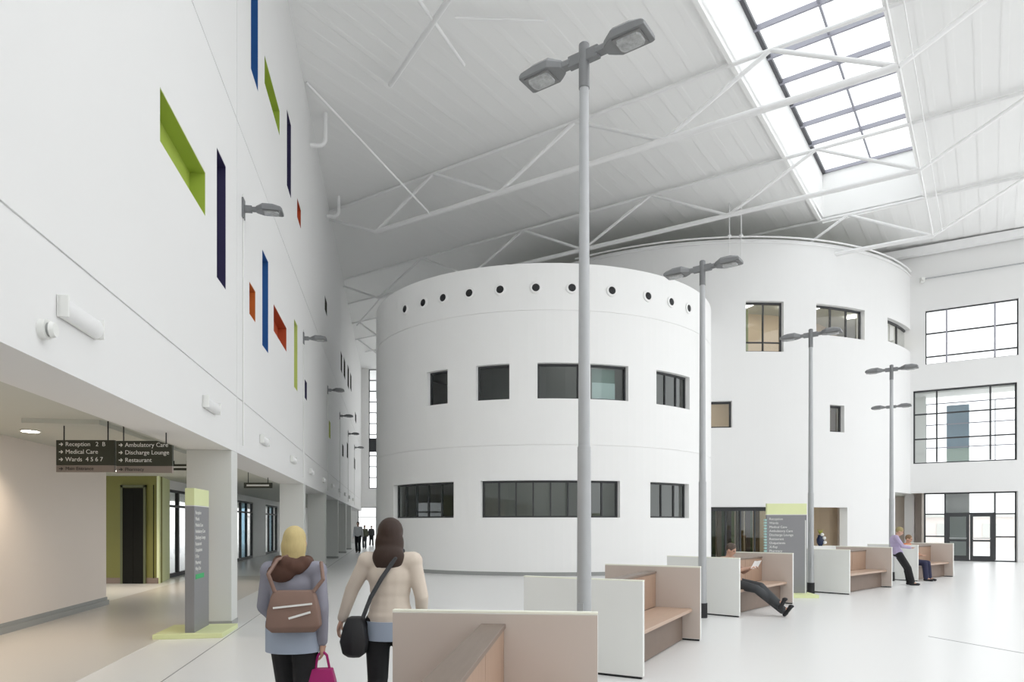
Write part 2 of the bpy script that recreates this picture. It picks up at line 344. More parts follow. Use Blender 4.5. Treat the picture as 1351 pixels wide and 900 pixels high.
# ---------------------------------------------------------------- front drum
c1 = V(1.25, 28.55, 0); R1 = 6.8
def th_at(px, c, R):
    q = (px-675.5)/900.0; d = V(q, 1, 0).normalized(); bq = d.dot(c); disc = bq*bq-(c.dot(c)-R*R)
    t = bq-math.sqrt(max(disc, 0)); p = d*t-c; return math.atan2(p.y, p.x)
def drumP(c, R): return lambda u, v, d: V(c.x+(R-d)*math.cos(u), c.y+(R-d)*math.sin(u), v)
def drum_window(name, c, R, a, b_, z0, z1, nm, rec=.17, rows=(), gl_=None, fw=.06):
    """window following the drum between angles a and b_"""
    w = sempty(name); r0, r1 = R-rec, R-rec-.08; f = fw/R
    def seg(x0, x1, zz0, zz1, nme, m, ra=r0, rb=r1):
        k = max(1, int((x1-x0)/.06)); pts = [x0+(x1-x0)*i/k for i in range(k+1)]
        ring = [(c.x+ra*math.cos(t), c.y+ra*math.sin(t)) for t in pts]+[(c.x+rb*math.cos(t), c.y+rb*math.sin(t)) for t in pts[::-1]]
        MB().prism(ring, zz0, zz1).build(nme, m, w)
    seg(a, b_, z0, z0+fw, 'sill_frame', FRAME); seg(a, b_, z1-fw*1.2, z1, 'head_frame', FRAME)
    seg(a, a+f, z0+fw, z1-fw*1.2, 'jamb', FRAME); seg(b_-f, b_, z0+fw, z1-fw*1.2, 'jamb', FRAME)
    for k in range(1, nm):
        t = a+(b_-a)*k/nm; seg(t-f*.4, t+f*.4, z0+fw, z1-fw*1.2, 'mullion', FRAME)
    for z in rows: seg(a+f, b_-f, z-.025, z+.025, 'transom', FRAME)
    for k in range(nm):
        seg(a+(b_-a)*k/nm+f*.4, a+(b_-a)*(k+1)/nm-f*.4, z0+fw, z1-fw*1.2, 'pane', gl_ or GLASS, r0-.035, r0-.042)
    return w
wins1 = [(563, 590.5, 5.67, 6.81, 1), (628, 672, 5.67, 6.81, 1), (709, 765, 5.67, 6.81, 1), (779, 829, 5.67, 6.81, 1), (866, 910, 5.67, 6.81, 3),
         (519, 598.5, 1.87, 3.06, 5), (634, 818, 1.87, 3.06, 8), (858, 909, 1.87, 3.06, 3)]
cells = []; W1 = []
for (x0, x1, z0, z1, nm) in wins1:
    a, b_ = th_at(x0, c1, R1), th_at(x1, c1, R1); W1.append((a, b_, z0, z1, nm)); cells.append((a, b_, z0, z1, .3))
cells += [(-9, 9, 8.48, 8.50, .02), (-9, 9, 4.18, 4.20, .02)]
w_drum = grid_wall('wall_front_drum', drumP(c1, R1), (-PI-.35, PI-.352), (0, 9.99), cells, .3, WHITE, maxu=.05)
b = MB(); b.prism([(c1.x+6.55*math.cos(t*PI/24), c1.y+6.55*math.sin(t*PI/24)) for t in range(48)], 9.5, 9.7); b.build('ceiling_front_drum', WHITE, kind='structure')
b = MB(); n = 96
ring = lambda r, z: [V(c1.x+r*math.cos(2*PI*k/n), c1.y+r*math.sin(2*PI*k/n), z) for k in range(n)]
b.loft([ring(R1+.012, 0), ring(R1+.012, .12), ring(R1-.1, .12), ring(R1-.1, 0)], cap=False); b.build('baseboard_front_drum', SKIRT, kind='structure')
for i, (a, b_, z0, z1, nm) in enumerate(W1): drum_window('window_%d' % (6+i), c1, R1, a, b_, z0, z1, nm, fw=.055)
for k, px in enumerate((535, 559, 585, 619.5, 660, 707, 754.5, 807, 854.5, 885, 908)):
    t = th_at(px, c1, R1); z = 9.2; nrm = V(math.cos(t), math.sin(t), 0); p = c1+nrm*R1+V(0,0,z); x = V(-nrm.y, nrm.x, 0)
    b = MB(); rr = []
    for r, o_ in ((.19, 0.0), (.19, .03), (.15, .05), (.125, .045), (.125, .005)):
        rr.append([p+nrm*o_+x*(r*math.cos(g*PI/10))+V(0,0,r*math.sin(g*PI/10)) for g in range(20)])
    b.loft(rr, cap=False); nz = b.build('air_nozzle', WHITE, w_drum, smooth=True)
    b = MB(); b.loft([[p+nrm*o_+x*(r*math.cos(g*PI/10))+V(0,0,r*math.sin(g*PI/10)) for g in range(20)] for r, o_ in ((.125, .006), (.125, .03), (.05, .045))]); b.build('nozzle_core', BLACK, nz)
# rooms in the front drum
b = MB(); b.loft([[V(c1.x+3.6*math.cos(k*PI/16), c1.y+3.6*math.sin(k*PI/16), z) for k in range(32)] for z in (0, 9.5)]); b.build('wall_drum_core', GREYI, kind='structure')
for i, z in enumerate((4.35, 8.7)):
    MB().prism([(c1.x+6.49*math.cos(t*PI/24), c1.y+6.49*math.sin(t*PI/24)) for t in range(48)], z-.25, z).build('ceiling_drum_storey', GREYI, kind='structure')
for k, (px, z, r) in enumerate(((700, 4.0, 5.2), (745, 4.0, 5.2), (560, 4.0, 5.0), (885, 4.0, 5.0), (890, 8.3, 5.3), (805, 8.3, 5.2))):
    t = th_at(px, c1, R1)
    tag(MB().box((c1.x+r*math.cos(t), c1.y+r*math.sin(t), z+.04), (.9, .2, .05), t).build('ceiling_light', TUBE), 'added strip light inside the front drum, '+['left half of the widest lower window', 'middle of the widest lower window', 'behind the leftmost lower window', 'behind the rightmost lower window', 'behind the rightmost upper window', 'behind the upper window with pale paper'][k], 'light', 'added strip lights inside the front drum')  # lamps added to give the drum rooms some light
# sheet of pale board behind the window right of the tall lamp pole
t0, t1 = th_at(785, c1, R1), th_at(817, c1, R1)
b = MB(); rr = R1-.30; b.prism([(c1.x+rr*math.cos(t), c1.y+rr*math.sin(t)) for t in (t0, (t0+t1)/2, t1)]+[(c1.x+(rr-.01)*math.cos(t), c1.y+(rr-.01)*math.sin(t)) for t in (t1, (t0+t1)/2, t0)], 5.72, 6.27)
tag(b.build('poster', mat('pale_green_paper', (.66, .76, .72), .8, noise=.08, nscale=4)), 'pale green and blue paper leaning inside drum window right of the tall lamp pole', 'poster')
b = MB(); rr = R1-.33; b.prism([(c1.x+rr*math.cos(t), c1.y+rr*math.sin(t)) for t in (t0, t1)]+[(c1.x+(rr-.01)*math.cos(t), c1.y+(rr-.01)*math.sin(t)) for t in (t1, t0)], 6.27, 6.72)
tag(b.build('window_blind', mat('sage_blind', (.24, .32, .28), .8, noise=.03)), 'sage green blind above the pale paper in the drum window', 'blind')

# ---------------------------------------------------------------- rear drum
c2 = V(9.82, 39.4, 0); R2 = 11.6
T2 = lambda px: th_at(px, c2, R2)
wins2 = [(984, 1034, 8.70, 10.76, 2, (9.12,)), (1077, 1141, 9.49, 10.76, 3, ()), (1171, 1202, 9.68, 10.72, 2, ()), (936, 966, 5.6, 6.69, 1, ()), (1095, 1114, 5.5, 6.62, 1, ())]
doors2 = [(938, 1018, 2.36), (1068, 1118, 2.36)]
cells = [(T2(a), T2(b_), z0, z1, .4) for a, b_, z0, z1, *_ in wins2] + [(T2(a), T2(b_), -.01, z, .4) for a, b_, z in doors2] + [(T2(1181), T2(1206), -.01, 3.08, .4)]
grid_wall('wall_rear_drum', drumP(c2, R2), (-PI-.3, .25), (0, 13.28), cells, .35, FARW, maxu=.04)
for i, (a, b_, z0, z1, nm, rows) in enumerate(wins2): drum_window('window_%d' % (14+i), c2, R2, T2(a), T2(b_), z0, z1, nm, .2, rows, fw=.07, gl_=CLEAR)
for z, nme in ((3.3, 'ceiling_reception'), (7.6, 'ceiling_first_storey'), (11.6, 'ceiling_top_storey'), (12.9, 'ceiling_rear_drum')):
    MB().prism([(c2.x+11.24*math.cos(t*PI/36), c2.y+11.24*math.sin(t*PI/36)) for t in range(72)], z-.3, z).build(nme, SOFFIT, kind='structure')
b = MB(); b.loft([[V(c2.x+8.2*math.cos(k*PI/24), c2.y+8.2*math.sin(k*PI/24), z) for k in range(48)] for z in (0, 11.3)]); b.build('wall_rear_core', TAN, kind='structure')
for k, (px, z, r) in enumerate(((985, 11.25, 9.9), (1010, 11.25, 9.3), (1085, 11.25, 9.9), (1120, 11.25, 10.0), (1180, 11.25, 10.2), (955, 7.25, 9.6), (1100, 7.25, 9.8), (1085, 2.95, 9.8), (1110, 2.95, 9.8))):
    t = T2(px); tag(MB().box((c2.x+r*math.cos(t), c2.y+r*math.sin(t), z), (1.3, .3, .06), t+.4).build('ceiling_light', TUBE), 'strip light inside the rear drum, '+['left pane of the largest upper window', 'right pane of the largest upper window', 'left pane of the three-pane window', 'right pane of the three-pane window', 'behind the narrow far window', 'behind the small olive lower window', 'behind the small grey lower window', 'left over the reception counter', 'right over the reception counter'][k], 'light', 'strip lights inside the rear drum')
# green screen panel inside the tall upper window
p = c2 + V(math.cos(T2(986)), math.sin(T2(986)), 0)*10.4
tag(MB().box((p.x, p.y, 9.3), (.9, .06, 3.0), .2).build('partition', mat('sage_partition', (.36,.40,.20), .7, noise=.03)), 'sage green partition inside the largest upper drum window', 'partition')
# dark shop screen in the first ground opening
a, b_ = T2(938), T2(1018)
scr = thing('shopfront_screen', 'dark shopfront of brown and green panels in the ground opening behind the seated man', 'shopfront', (0,0,0))
m_dk = [DKBR, DKGR, mat('lobby_tan_brown', (.16,.10,.05), .6, noise=.1, nscale=2), DKGR, DKBR, mat('olive_stripe', (.17,.21,.05), .6, noise=.05), DKBR, mat('lobby_ochre', (.2,.13,.04), .6, noise=.05)]
NP = 11
for k in range(NP):
    ta, tb = a+(b_-a)*k/NP, a+(b_-a)*(k+.94)/NP; ra, rb = R2-1.1-.25*(k % 2), R2-1.2-.25*(k % 2)
    MB().prism([(c2.x+r*math.cos(t), c2.y+r*math.sin(t)) for r, t in ((ra, ta), (ra, tb), (rb, tb), (rb, ta))], 0, 2.6).build('panel', m_dk[k % 8], scr)
rr = R2-.2
MB().prism([(c2.x+r*math.cos(t), c2.y+r*math.sin(t)) for r, t in ((rr, a), (rr, b_), (rr-.08, b_), (rr-.08, a))], 2.2, 2.36).build('head_frame', FRAME, scr)
for k in range(5):
    t = a+.003+(b_-a-.006)*k/4; MB().box((c2.x+rr*math.cos(t), c2.y+rr*math.sin(t), 1.1), (.06, .06, 2.2), t).build('mullion', FRAME, scr)
for k in range(4):
    ta, tb = a+(b_-a)*k/4, a+(b_-a)*(k+1)/4; MB().prism([(c2.x+r*math.cos(t), c2.y+r*math.sin(t)) for r, t in ((rr-.03, ta), (rr-.03, tb), (rr-.04, tb), (rr-.04, ta))], .02, 2.2).build('pane', GLASS, scr)
# reception counter, plant and chair in the second opening
t = T2(1092); p = c2 + V(math.cos(t), math.sin(t), 0)*(R2-.7)
cn = thing('reception_counter', 'white reception counter in the tan ground opening right of the grey directory board', 'counter', (p.x, p.y, 0), t+PI/2)
MB().box((0, 0, .35), (1.9, .5, .7)).build('body', BOARD, cn); MB().box((0, .02, .72), (2.0, .6, .04)).build('counter_top', BOARD, cn)
pl = thing('flower_vase', 'dark vase of white flowers and yellow-green leaves on the reception counter', 'vase', (p.x+.15, p.y-.1, .74))
b = MB(); b.loft([[V(r*math.cos(k*PI/8), r*math.sin(k*PI/8), z) for k in range(16)] for r, z in ((.07,0),(.14,.12),(.15,.28),(.09,.42),(.11,.46))]); b.build('vase', mat('dark_blue_glaze', (.01,.02,.06), .2, noise=.05), pl, smooth=True)
for x, y, z in ((.12, -.1, .33), (.14, -.12, .15), (.02, -.14, .48)): MB().ell((x, y, z), (.075, .075, .07)).build('flower', BOARD, pl, smooth=True)
for k in range(9):
    an = k*.7; q = MB(); v = V(math.cos(an)*.5, math.sin(an)*.5, 1).normalized(); r_ = V(-math.sin(an), math.cos(an), 0)
    a0 = V(0,0,.44); q.loft([[a0, a0+r_*.002, a0+V(0,.002,0)], [a0+v*.15+r_*.03, a0+v*.15-r_*.03, a0+v*.15+V(.004,.004,0)], [a0+v*.3, a0+v*.3+r_*.002, a0+v*.3+V(0,.002,0)]]); q.build('leaf', mat('yellow_green_leaf', (.35,.36,.06), .6, noise=.1) if k == 0 else bpy.data.materials['yellow_green_leaf'], pl)
ch = thing('office_chair', 'blue upholstered office chair left of the flower vase at the reception counter', 'chair', (p.x-.62, p.y+.55, 0), 0)
blu = mat('blue_upholstery', (.10,.14,.42), .8, noise=.05)
MB().box((0, 0, .48), (.5, .48, .08)).build('seat', blu, ch, bevel=.02); MB().box((0, .22, 1.0), (.5, .07, .75)).build('backrest', blu, ch, bevel=.02)
MB().tube((0,0,.08), (0,0,.45), .03).build('column', BLACK, ch)
for k in range(5): MB().bar((0,0,.09), (.28*math.cos(k*1.257), .28*math.sin(k*1.257), .06), .04).tube((.28*math.cos(k*1.257), .28*math.sin(k*1.257), .0), (.28*math.cos(k*1.257), .28*math.sin(k*1.257), .06), .025).build('leg', BLACK, ch)

# ---------------------------------------------------------------- right window wall
Q0 = V(19.0, 31.5, 0); QD = V(.853, -.522, 0).normalized(); QN = V(.522, .853, 0).normalized()
def qp(t, d, z): p = Q0+QD*t+QN*d; return V(p.x, p.y, z)
def t_at(px, d=0):
    q = (px-675.5)/900.0; o = Q0+QN*d; return (q*o.y-o.x)/(QD.x-q*QD.y)
win_r = [('window_20', 1221, 1344, 9.02, 11.5, (1249, 1313), (9.38, 10.45)), ('window_21', 1205, 1342, 4.46, 7.85, (1236, 1307), (5.6, 6.75)), ('window_22', 1219, 1342, 0, 3.10, (1247, 1313), (1.1, 2.12))]
cells = [(t_at(a), t_at(b_), z0 if z0 else -.01, z1, .4) for _, a, b_, z0, z1, *_ in win_r]
cells[2] = (t_at(1168), t_at(1343), -.01, 3.10, .4)
grid_wall('wall_right', lambda u, v, d: qp(u, d, v), (-2.2, 5.6), (0, 14.9), cells, .35, FARW)
for nme, a, b_, z0, z1, vm, hm in win_r:
    w = sempty(nme); ta, tb = t_at(a), t_at(b_)
    def qbox(t0, t1, za, zb, d0, d1, nm_, m): MB().loft([[qp(t, d, z) for t, d in ((t0, d0), (t1, d0), (t1, d1), (t0, d1))] for z in (za, zb)]).build(nm_, m, w)
    f = .07 if nme != 'window_20' else .05
    for t_ in (ta+f/2, tb-f/2): qbox(t_-f/2, t_+f/2, z0, z1, .12, .22, 'jamb', FRAME)
    qbox(ta, tb, z1-f, z1, .12, .22, 'head_frame', FRAME); qbox(ta, tb, z0, z0+f*.8, .12, .22, 'sill_frame', FRAME)
    vt_ = [ta]+[t_at(x) for x in vm]+[tb]
    for t_ in vt_[1:-1]: qbox(t_-.035, t_+.035, z0+f, z1-f, .12, .22, 'mullion', FRAME if nme != 'window_20' else SFRAME)
    hz = [z0]+list(hm)+[z1]
    for i in range(3):
        for j in range(3):
            if nme == 'window_22' and i == 1 and j < 2: continue
            if j: qbox(vt_[i]+.03, vt_[i+1]-.03, hz[j]-.03, hz[j]+.03, .12, .22, 'transom', FRAME)
            qbox(vt_[i]+.035, vt_[i+1]-.035, hz[j]+.03, hz[j+1]-.03, .16, .17, 'pane', CLEAR)
# double entrance door
d3 = sempty('door_3'); ta, tb = t_at(1247), t_at(1313); tm = (ta+tb)/2
for t0, t1, gm in ((ta+.06, tm-.01, GLASS), (tm+.01, tb-.06, CLEAR)):
    q = MB()
    for x0, x1, za, zb in ((t0, t0+.12, 0.02, 2.1), (t1-.12, t1, 0.02, 2.1), (t0+.12, t1-.12, .02, .24), (t0+.12, t1-.12, 2.0, 2.1), (t0+.12, t1-.12, .88, .96)):
        q.loft([[qp(t, d, z) for t, d in ((x0, .10), (x1, .10), (x1, .16), (x0, .16))] for z in (za, zb)])
    lf = q.build('door_leaf', FRAME, d3)
    q = MB(); q.loft([[qp(t, d, z) for t, d in ((t0+.12, .125), (t1-.12, .125), (t1-.12, .135), (t0+.12, .135))] for z in (.24, 2.0)]); q.build('pane', gm, lf)
    q = MB(); q.bar(qp(t0+.1, .07, 1.03), qp(t1-.1, .07, 1.03), .04); q.build('push_bar', GALV, lf)
q = MB()
for x0, x1, za, zb in ((ta, ta+.06, 0, 2.16), (tb-.06, tb, 0, 2.16), (ta, tb, 2.1, 2.18)): q.loft([[qp(t, d, z) for t, d in ((x0, .09), (x1, .09), (x1, .2), (x0, .2))] for z in (za, zb)])
q.build('door_frame', FRAME, d3)
# outer facade seen through the glass
fc = sempty('wall_outer_facade')
def fb(t0, t1, za, zb, d0, d1, nm_, m): MB().loft([[qp(t, d, z) for t, d in ((t0, d0), (t1, d0), (t1, d1), (t0, d1))] for z in (za, zb)]).build(nm_, m, fc)
fb(t_at(1249, 1.6), t_at(1279, 1.6), 5.25, 7.3, 1.7, 1.75, 'blue_panel', BLUEP); fb(t_at(1249, 1.6), t_at(1279, 1.6), 3.9, 5.25, 1.7, 1.75, 'teal_panel', TEALP)
for px in (1222, 1313, 1345): fb(t_at(px, 1.6)-.02, t_at(px, 1.6)+.02, 3.9, 7.4, 1.55, 1.62, 'mullion', SFRAME)
for z in (5.3, 6.4, 7.4): fb(t_at(1222, 1.6), t_at(1347, 1.6), z-.025, z+.025, 1.56, 1.61, 'transom', SFRAME)
fb(-1.5, t_at(1222, 1.6), 3.9, 8.0, 1.3, 1.4, 'side_panel', BOARD)
fb(-1.5, 6.5, 7.75, 7.95, .4, 1.9, 'soffit_panel', BOARD); fb(-1.5, 6.5, 3.8, 4.0, .4, 1.9, 'balcony_slab', BOARD)
# grey screen panels above the left leaf outside, beige corridor behind the side opening
fb(t_at(1246, .5), t_at(1279, .5), 2.14, 3.15, .5, .55, 'grey_panel', SKIRT); fb(t_at(1251, 1.3), t_at(1279, 1.3), 0, 2.15, 1.3, 1.34, 'grey_door', SKIRT)
cw = MB(); cw.loft([[qp(t, d, z) for t, d in ((-4, 1.7), (t_at(1216, .4), 1.7), (t_at(1216, .4), .36), (t_at(1216, .4)+.12, .36), (t_at(1216, .4)+.12, 1.82), (-4, 1.82))] for z in (0, 3.1)]); cw.build('wall_side_corridor', BEIGE, kind='structure')
cw = MB(); cw.loft([[qp(t, d, z) for t, d in ((-4, .36), (t_at(1216, .4), .36), (t_at(1216, .4), 1.8), (-4, 1.8))] for z in (3.1, 3.2)]); cw.build('ceiling_side_corridor', BEIGE, kind='structure')
bld = thing('distant_building', 'pinkish brick building, colour bleached for glare, outside beyond the glazed entrance', 'building', (33, 52, 0), -.55)
MB().box((0, 0, 1.1), (14, 4, 2.2)).build('wall', mat('bleached_pink_brick', (.93,.86,.83), .8, noise=.04), bld); MB().box((0, 0, 2.3), (14.4, 4.4, .25)).build('roof', BOARD, bld)  # daylight glare put into the colour: brick and windows paled as if overexposed
for k in range(5): MB().box((-5.6+k*2.8, -2.02, 1.2), (1.1, .06, 1.0)).build('window', BOARD, bld)
# pipes along the walls
def pipe(nm, pts, r, m, lab): tag(MB().path(pts, r, 8).build(nm, m, smooth=True), lab, 'pipe')
pts = [c2+V(math.cos(t), math.sin(t), 0)*(R2+.06)+V(0,0,13.36) for t in [T2(760)+(T2(1200)-T2(760))*k/22 for k in range(23)]]
pipe('service_pipe', pts, .035, STEEL, 'thin pipe curving round the top of the rear drum wall')
pts = [v-V(0,0,.22) for v in pts]; pipe('service_pipe', pts, .022, STEEL, 'lower thin pipe curving round the rear drum below the upper pipe')
pipe('service_pipe', [qp(t_at(1218), -.1, 12.95), qp(5.4, -.1, 12.95)], .03, GALV, 'straight thin pipe on the window wall above the top right window')
b = MB(); b.bar(qp(-2.2, -.25, 14.2), qp(5.6, -.25, 14.2), .3, .34); tag(b.build('eaves_beam', STEEL), 'deep white beam where the roof meets the right window wall', 'beam')
for px, z in ((1162, 13.95), (1180, 13.7), (1217, 12.9)):
    t = max(t_at(px), -1.9); tag(MB().box(qp(t, -.12, z), (.16, .16, .22)).tube(qp(t, -.12, z), qp(t, -.3, z-.12), .06).build('wall_camera', BOARD), 'small white fitting high on the far wall, '+{1162: 'leftmost just under the beam', 1180: 'between two others', 1217: 'at the left end of the thin pipe'}[px], 'fitting', 'small fittings under the eaves beam')
for px in (960, 975):
    t = T2(px); p = c2+V(math.cos(t), math.sin(t), 0)*(R2+.32)+V(0,0,13.3)
    tag(MB().tube(p, p+V(0,0,1.35), .02).tube(p-V(0,0,1.3), p, .015).ell(p, (.08,.08,.05)).build('sprinkler', STEEL), 'small sprinkler drop on the pipe round the rear drum, '+('left one' if px == 960 else 'right one'), 'sprinkler', 'sprinkler drops above the second lamp post')

# ---------------------------------------------------------------- roof and skylight
def rz_(l): return 14.55+.02*(l-4.5)
SK = (2.2, 5.87); S_END = 31.3; S0 = -9.0; HUP = 2.0
b = MB(); per = .6; l = -8.0
def strip(l0, l1, z0, z1, sa, sb):
    ps = [b.bm.verts.new(rp(sa, l0, z0)), b.bm.verts.new(rp(sb, l0, z0)), b.bm.verts.new(rp(sb, l1, z1)), b.bm.verts.new(rp(sa, l1, z1))]; b.bm.faces.new(ps)
ls = [SK[0]-per*k for k in range(18, 0, -1)]+[SK[0]+(SK[1]-SK[0])*k/6 for k in range(6)]+[SK[1]+per*k for k in range(84)]
for i in range(len(ls)-1):
    a, e = ls[i], ls[i+1]; h = rz_(a); inside = SK[0]-1e-3 <= a < SK[1]-1e-3
    sa = S_END if inside else ((12.8-.575*a)/.818 if -6 < a < -.5 else S0); k = (e-a)/per; rib = .009 if a < -1.5 else .0035; se = (37.25-.064*a if a < 4.8 else 62)  # unseen roof at the right front left open to let in more light
    for (x0, x1, z0, z1) in ((0, .40, 0, 0), (.40, .44, 0, -rib), (.44, .56, -rib, -rib), (.56, .60, -rib, 0)):
        if 22 < a < 32: strip(a+x0*k, a+x1*k, h+z0, h+z1, sa, 37); strip(a+x0*k, a+x1*k, h+z0, h+z1, 50, 62)  # unseen roof opening behind the front drum, added to light the far hall
        else: strip(a+x0*k, a+x1*k, h+z0, h+z1, sa, se)
bmesh.ops.remove_doubles(b.bm, verts=b.bm.verts, dist=.0005)
roof = b.build('ceiling', ROOFM, kind='structure')
m = roof.modifiers.new('solid', 'SOLIDIFY'); m.thickness = .12; m.offset = 1
sky = sempty('window_23'); UPM = WHITE
def rbox(s0, s1, l0, l1, z0, z1, nm_, m_, par): return MB().loft([[rp(s, l_, z) for s, l_ in ((s0, l0), (s1, l0), (s1, l1), (s0, l1))] for z in (z0, z1)]).build(nm_, m_, par)
zb = 14.44; zt = 14.52+HUP
rbox(S0, S_END+.12, SK[1], SK[1]+.12, zb, zt, 'upstand', UPM, sky); rbox(S0, S_END+.12, SK[0]-.12, SK[0], zb, zt, 'upstand', UPM, sky)
rbox(S_END, S_END+.12, SK[0], SK[1], zb, zt, 'upstand', UPM, sky); rbox(S0-.12, S0, SK[0]-.12, SK[1]+.12, zb, zt, 'upstand', UPM, sky)
rbox(S0, S_END, SK[1]-.12, SK[1], zt, zt+.12, 'edge_bar', mat('dark_edge_bar', (.10,.10,.11), .5, noise=.02), sky); rbox(S0, S_END, SK[0], SK[0]+.06, zt, zt+.12, 'edge_bar', SFRAME, sky)
rbox(S_END-.08, S_END, SK[0], SK[1], zt, zt+.12, 'edge_bar', SFRAME, sky)
lm = (SK[0]+SK[1])/2
rbox(S0, S_END, lm-.03, lm+.03, zt, zt+.09, 'ridge_bar', SFRAME, sky)
k = S_END-2.7
while k > S0+1: rbox(k-.035, k+.035, SK[0], SK[1], zt-.04, zt+.12, 'rafter', SFRAME, sky); k -= 1.52
k = S_END
while k > S0+1.6:
    for a, e in ((SK[0], lm), (lm, SK[1])): rbox(max(k-1.52, S0), k, a+.02, e-.02, zt+.13, zt+.14, 'pane', CLEAR, sky)
    k -= 1.52

# ---------------------------------------------------------------- roof trusses
def zbot(l): return 12.83+.024*(l-1.9)
def ztop(l): return rz_(l)-.13
def wall_l(s):      # where the truss line meets the left wall
    a = .575*s*(-.9845)+.818*s*(-.1756); kk = .818*.9845-.575*.1756
    return (W0-a)/kk
tl = {13.1: 'truss above the top left of the picture, only its braces in view', 19.05: 'nearest full truss, crossing behind the tall lamp heads', 25.0: 'second full truss, crossing above the front drum', 31.0: 'third truss, ending on the rear drum below the skylight end',
      37.0: 'fourth truss, dim behind the front drum at the left wall', 43.0: 'fifth truss, dim, nearer the end wall', 49.0: 'sixth truss, dim, close to the end wall', 55.0: 'farthest dim truss at the end wall'}
for s, lab in tl.items():
    t = thing('roof_truss', 'white tubular roof '+lab, 'truss'); lw = wall_l(s); lend = lw-.05
    if s == 13.1:
        A, B = V(-1.34, 19.0, 14.45), V(-3.58, 20.1, 14.6); a2, b2 = V(-2.3, 14.3, 13.15), V(-.87, 14.1, 13.15)
        MB().tube(A, a2, .045).build('brace', STEEL, t, smooth=True); MB().tube(B, b2, .07).build('brace', STEEL, t, smooth=True); d = (a2-b2).normalized()
        MB().tube(a2+d*1.5, b2-d*9, .08).build('bottom_chord', STEEL, t, smooth=True); continue
    lo0 = 1.85
    hi_end = min(lend, 40); hi_top = hi_end
    if s in (31.0,):                        # stops at the rear drum
        hi_end = 7.5
    if s > 33:
        lo0 = 20.0
    q = MB(); bends = 20.0 if s < 30 else hi_end
    if s == 25.0: bends = 26.0 if lend > 26 else 20.0
    if s > 33: bends = lo0+6*int((lend-lo0)/6)
    q.tube(rp(s, lo0, zbot(lo0)), rp(s, bends, zbot(bends)), .095 if s < 24 else .085, n=16); q.build('bottom_chord', STEEL, t, smooth=True)
    tlo = -7.5 if s < 33 else lo0; q = MB(); q.tube(rp(s, tlo, ztop(tlo)), rp(s, hi_top, ztop(hi_top)), .06, n=12); q.build('top_chord', STEEL, t, smooth=True)
    l = lo0; first = True
    while l <= bends+.1:
        n0 = rp(s, l, zbot(l))
        for dl in (-3.0, 3.0):
            le = l+dl
            if le > hi_end: le = hi_end
            if s > 33 and le < lo0: continue
            if abs(le-l) < .3: continue
            zz = ztop(le)-(0 if abs(le-(l+dl)) < .01 else .35)
            MB().tube(n0, rp(s, le, zz), .062 if s < 24 else .055, n=12).build('diagonal', STEEL, t, smooth=True)
        if s == 31.0: MB().tube(rp(31, 7.5, zbot(7.5)), rp(31, 4.85, ztop(4.85)), .055, n=12).build('diagonal', STEEL, t, smooth=True)
        l += 6.05
for sx_, lab_, ll in ((28.0, 'light dim half truss between the second truss and the end hall, by the left wall', (26, 28.5)), (34.0, 'dim half truss behind the top left of the front drum', (26, 29, 32, 35))):
    t = thing('roof_truss', lab_, 'truss'); e = wall_l(sx_)-.05; lo = ll[0]-6
    MB().tube(rp(sx_, lo, zbot(lo)), rp(sx_, min(ll[-1], e), zbot(e)), .07).build('bottom_chord', STEEL, t, smooth=True); MB().tube(rp(sx_, lo, ztop(lo)), rp(sx_, e, ztop(e)), .055).build('top_chord', STEEL, t, smooth=True)
    for k in range(int((e-lo)/2.2)): a_, b_ = lo+k*2.2, lo+(k+1)*2.2; MB().tube(rp(sx_, a_, zbot(a_) if k % 2 else ztop(a_)), rp(sx_, b_, ztop(b_) if k % 2 else zbot(b_)), .05, n=8).build('diagonal', STEEL, t, smooth=True)
t = thing('roof_truss', 'short dim length of truss spanning from the left wall to behind the front drum', 'truss')
MB().tube(rp(31, 20, zbot(20)), rp(31, 32, zbot(32)), .085).build('bottom_chord', STEEL, t, smooth=True)
MB().tube(rp(31, 18, ztop(18)), rp(31, 34.2, ztop(34.2)), .06).build('top_chord', STEEL, t, smooth=True)
for a, e in ((20, 23), (26, 23), (26, 29), (32, 29), (32, 34.2)): MB().tube(rp(31, a, zbot(a)), rp(31, e, ztop(e)), .055).build('diagonal', STEEL, t, smooth=True)
# tie tube along the bottom nodes and the thin braces at the left
b = MB(); b.tube(rp(7, 1.85, 12.86), rp(31, 1.85, 12.86), .03).tube(rp(7, 1.55, 12.95), rp(31, 1.55, 12.95), .016); tag(b.build('tie_rod', STEEL, smooth=True), 'thin white tie rod linking the truss ends along the skylight', 'tie rod')
b = MB(); b.tube(rp(19.05, 17.1, zbot(17)), gp(404, 20.2, 14.74), .04); tag(b.build('brace_rod', STEEL, smooth=True), 'long thin brace from the nearest truss up to the left wall top', 'brace')
b = MB(); b.tube(gp(600, 17.3, 14.5), gp(722, 17.3, 14.42), .03); tag(b.build('conduit', STEEL, smooth=True), 'short conduit on the roof liner at the top edge', 'conduit')
for px, Y, zc, lab in ((421, 22.6, 13.8, 'white hooked overflow pipe at the left wall top, nearer one'), (443, 32.5, 14.1, 'white hooked overflow pipe at the left wall top, farther one')):
    p = wp(s_at(px-12), W0, 0); n = -N_; p.z = zc-.05
    pts = [p, p+n*.25] + [p+n*(.25+.22*math.sin(a))+V(0,0,.22*(1-math.cos(a))) for a in (.4, .8, 1.2, PI/2)] + [p+n*.47+V(0,0,1.1 if px < 430 else .85)]
    pipe('overflow_pipe', pts, .07, STEEL, lab)

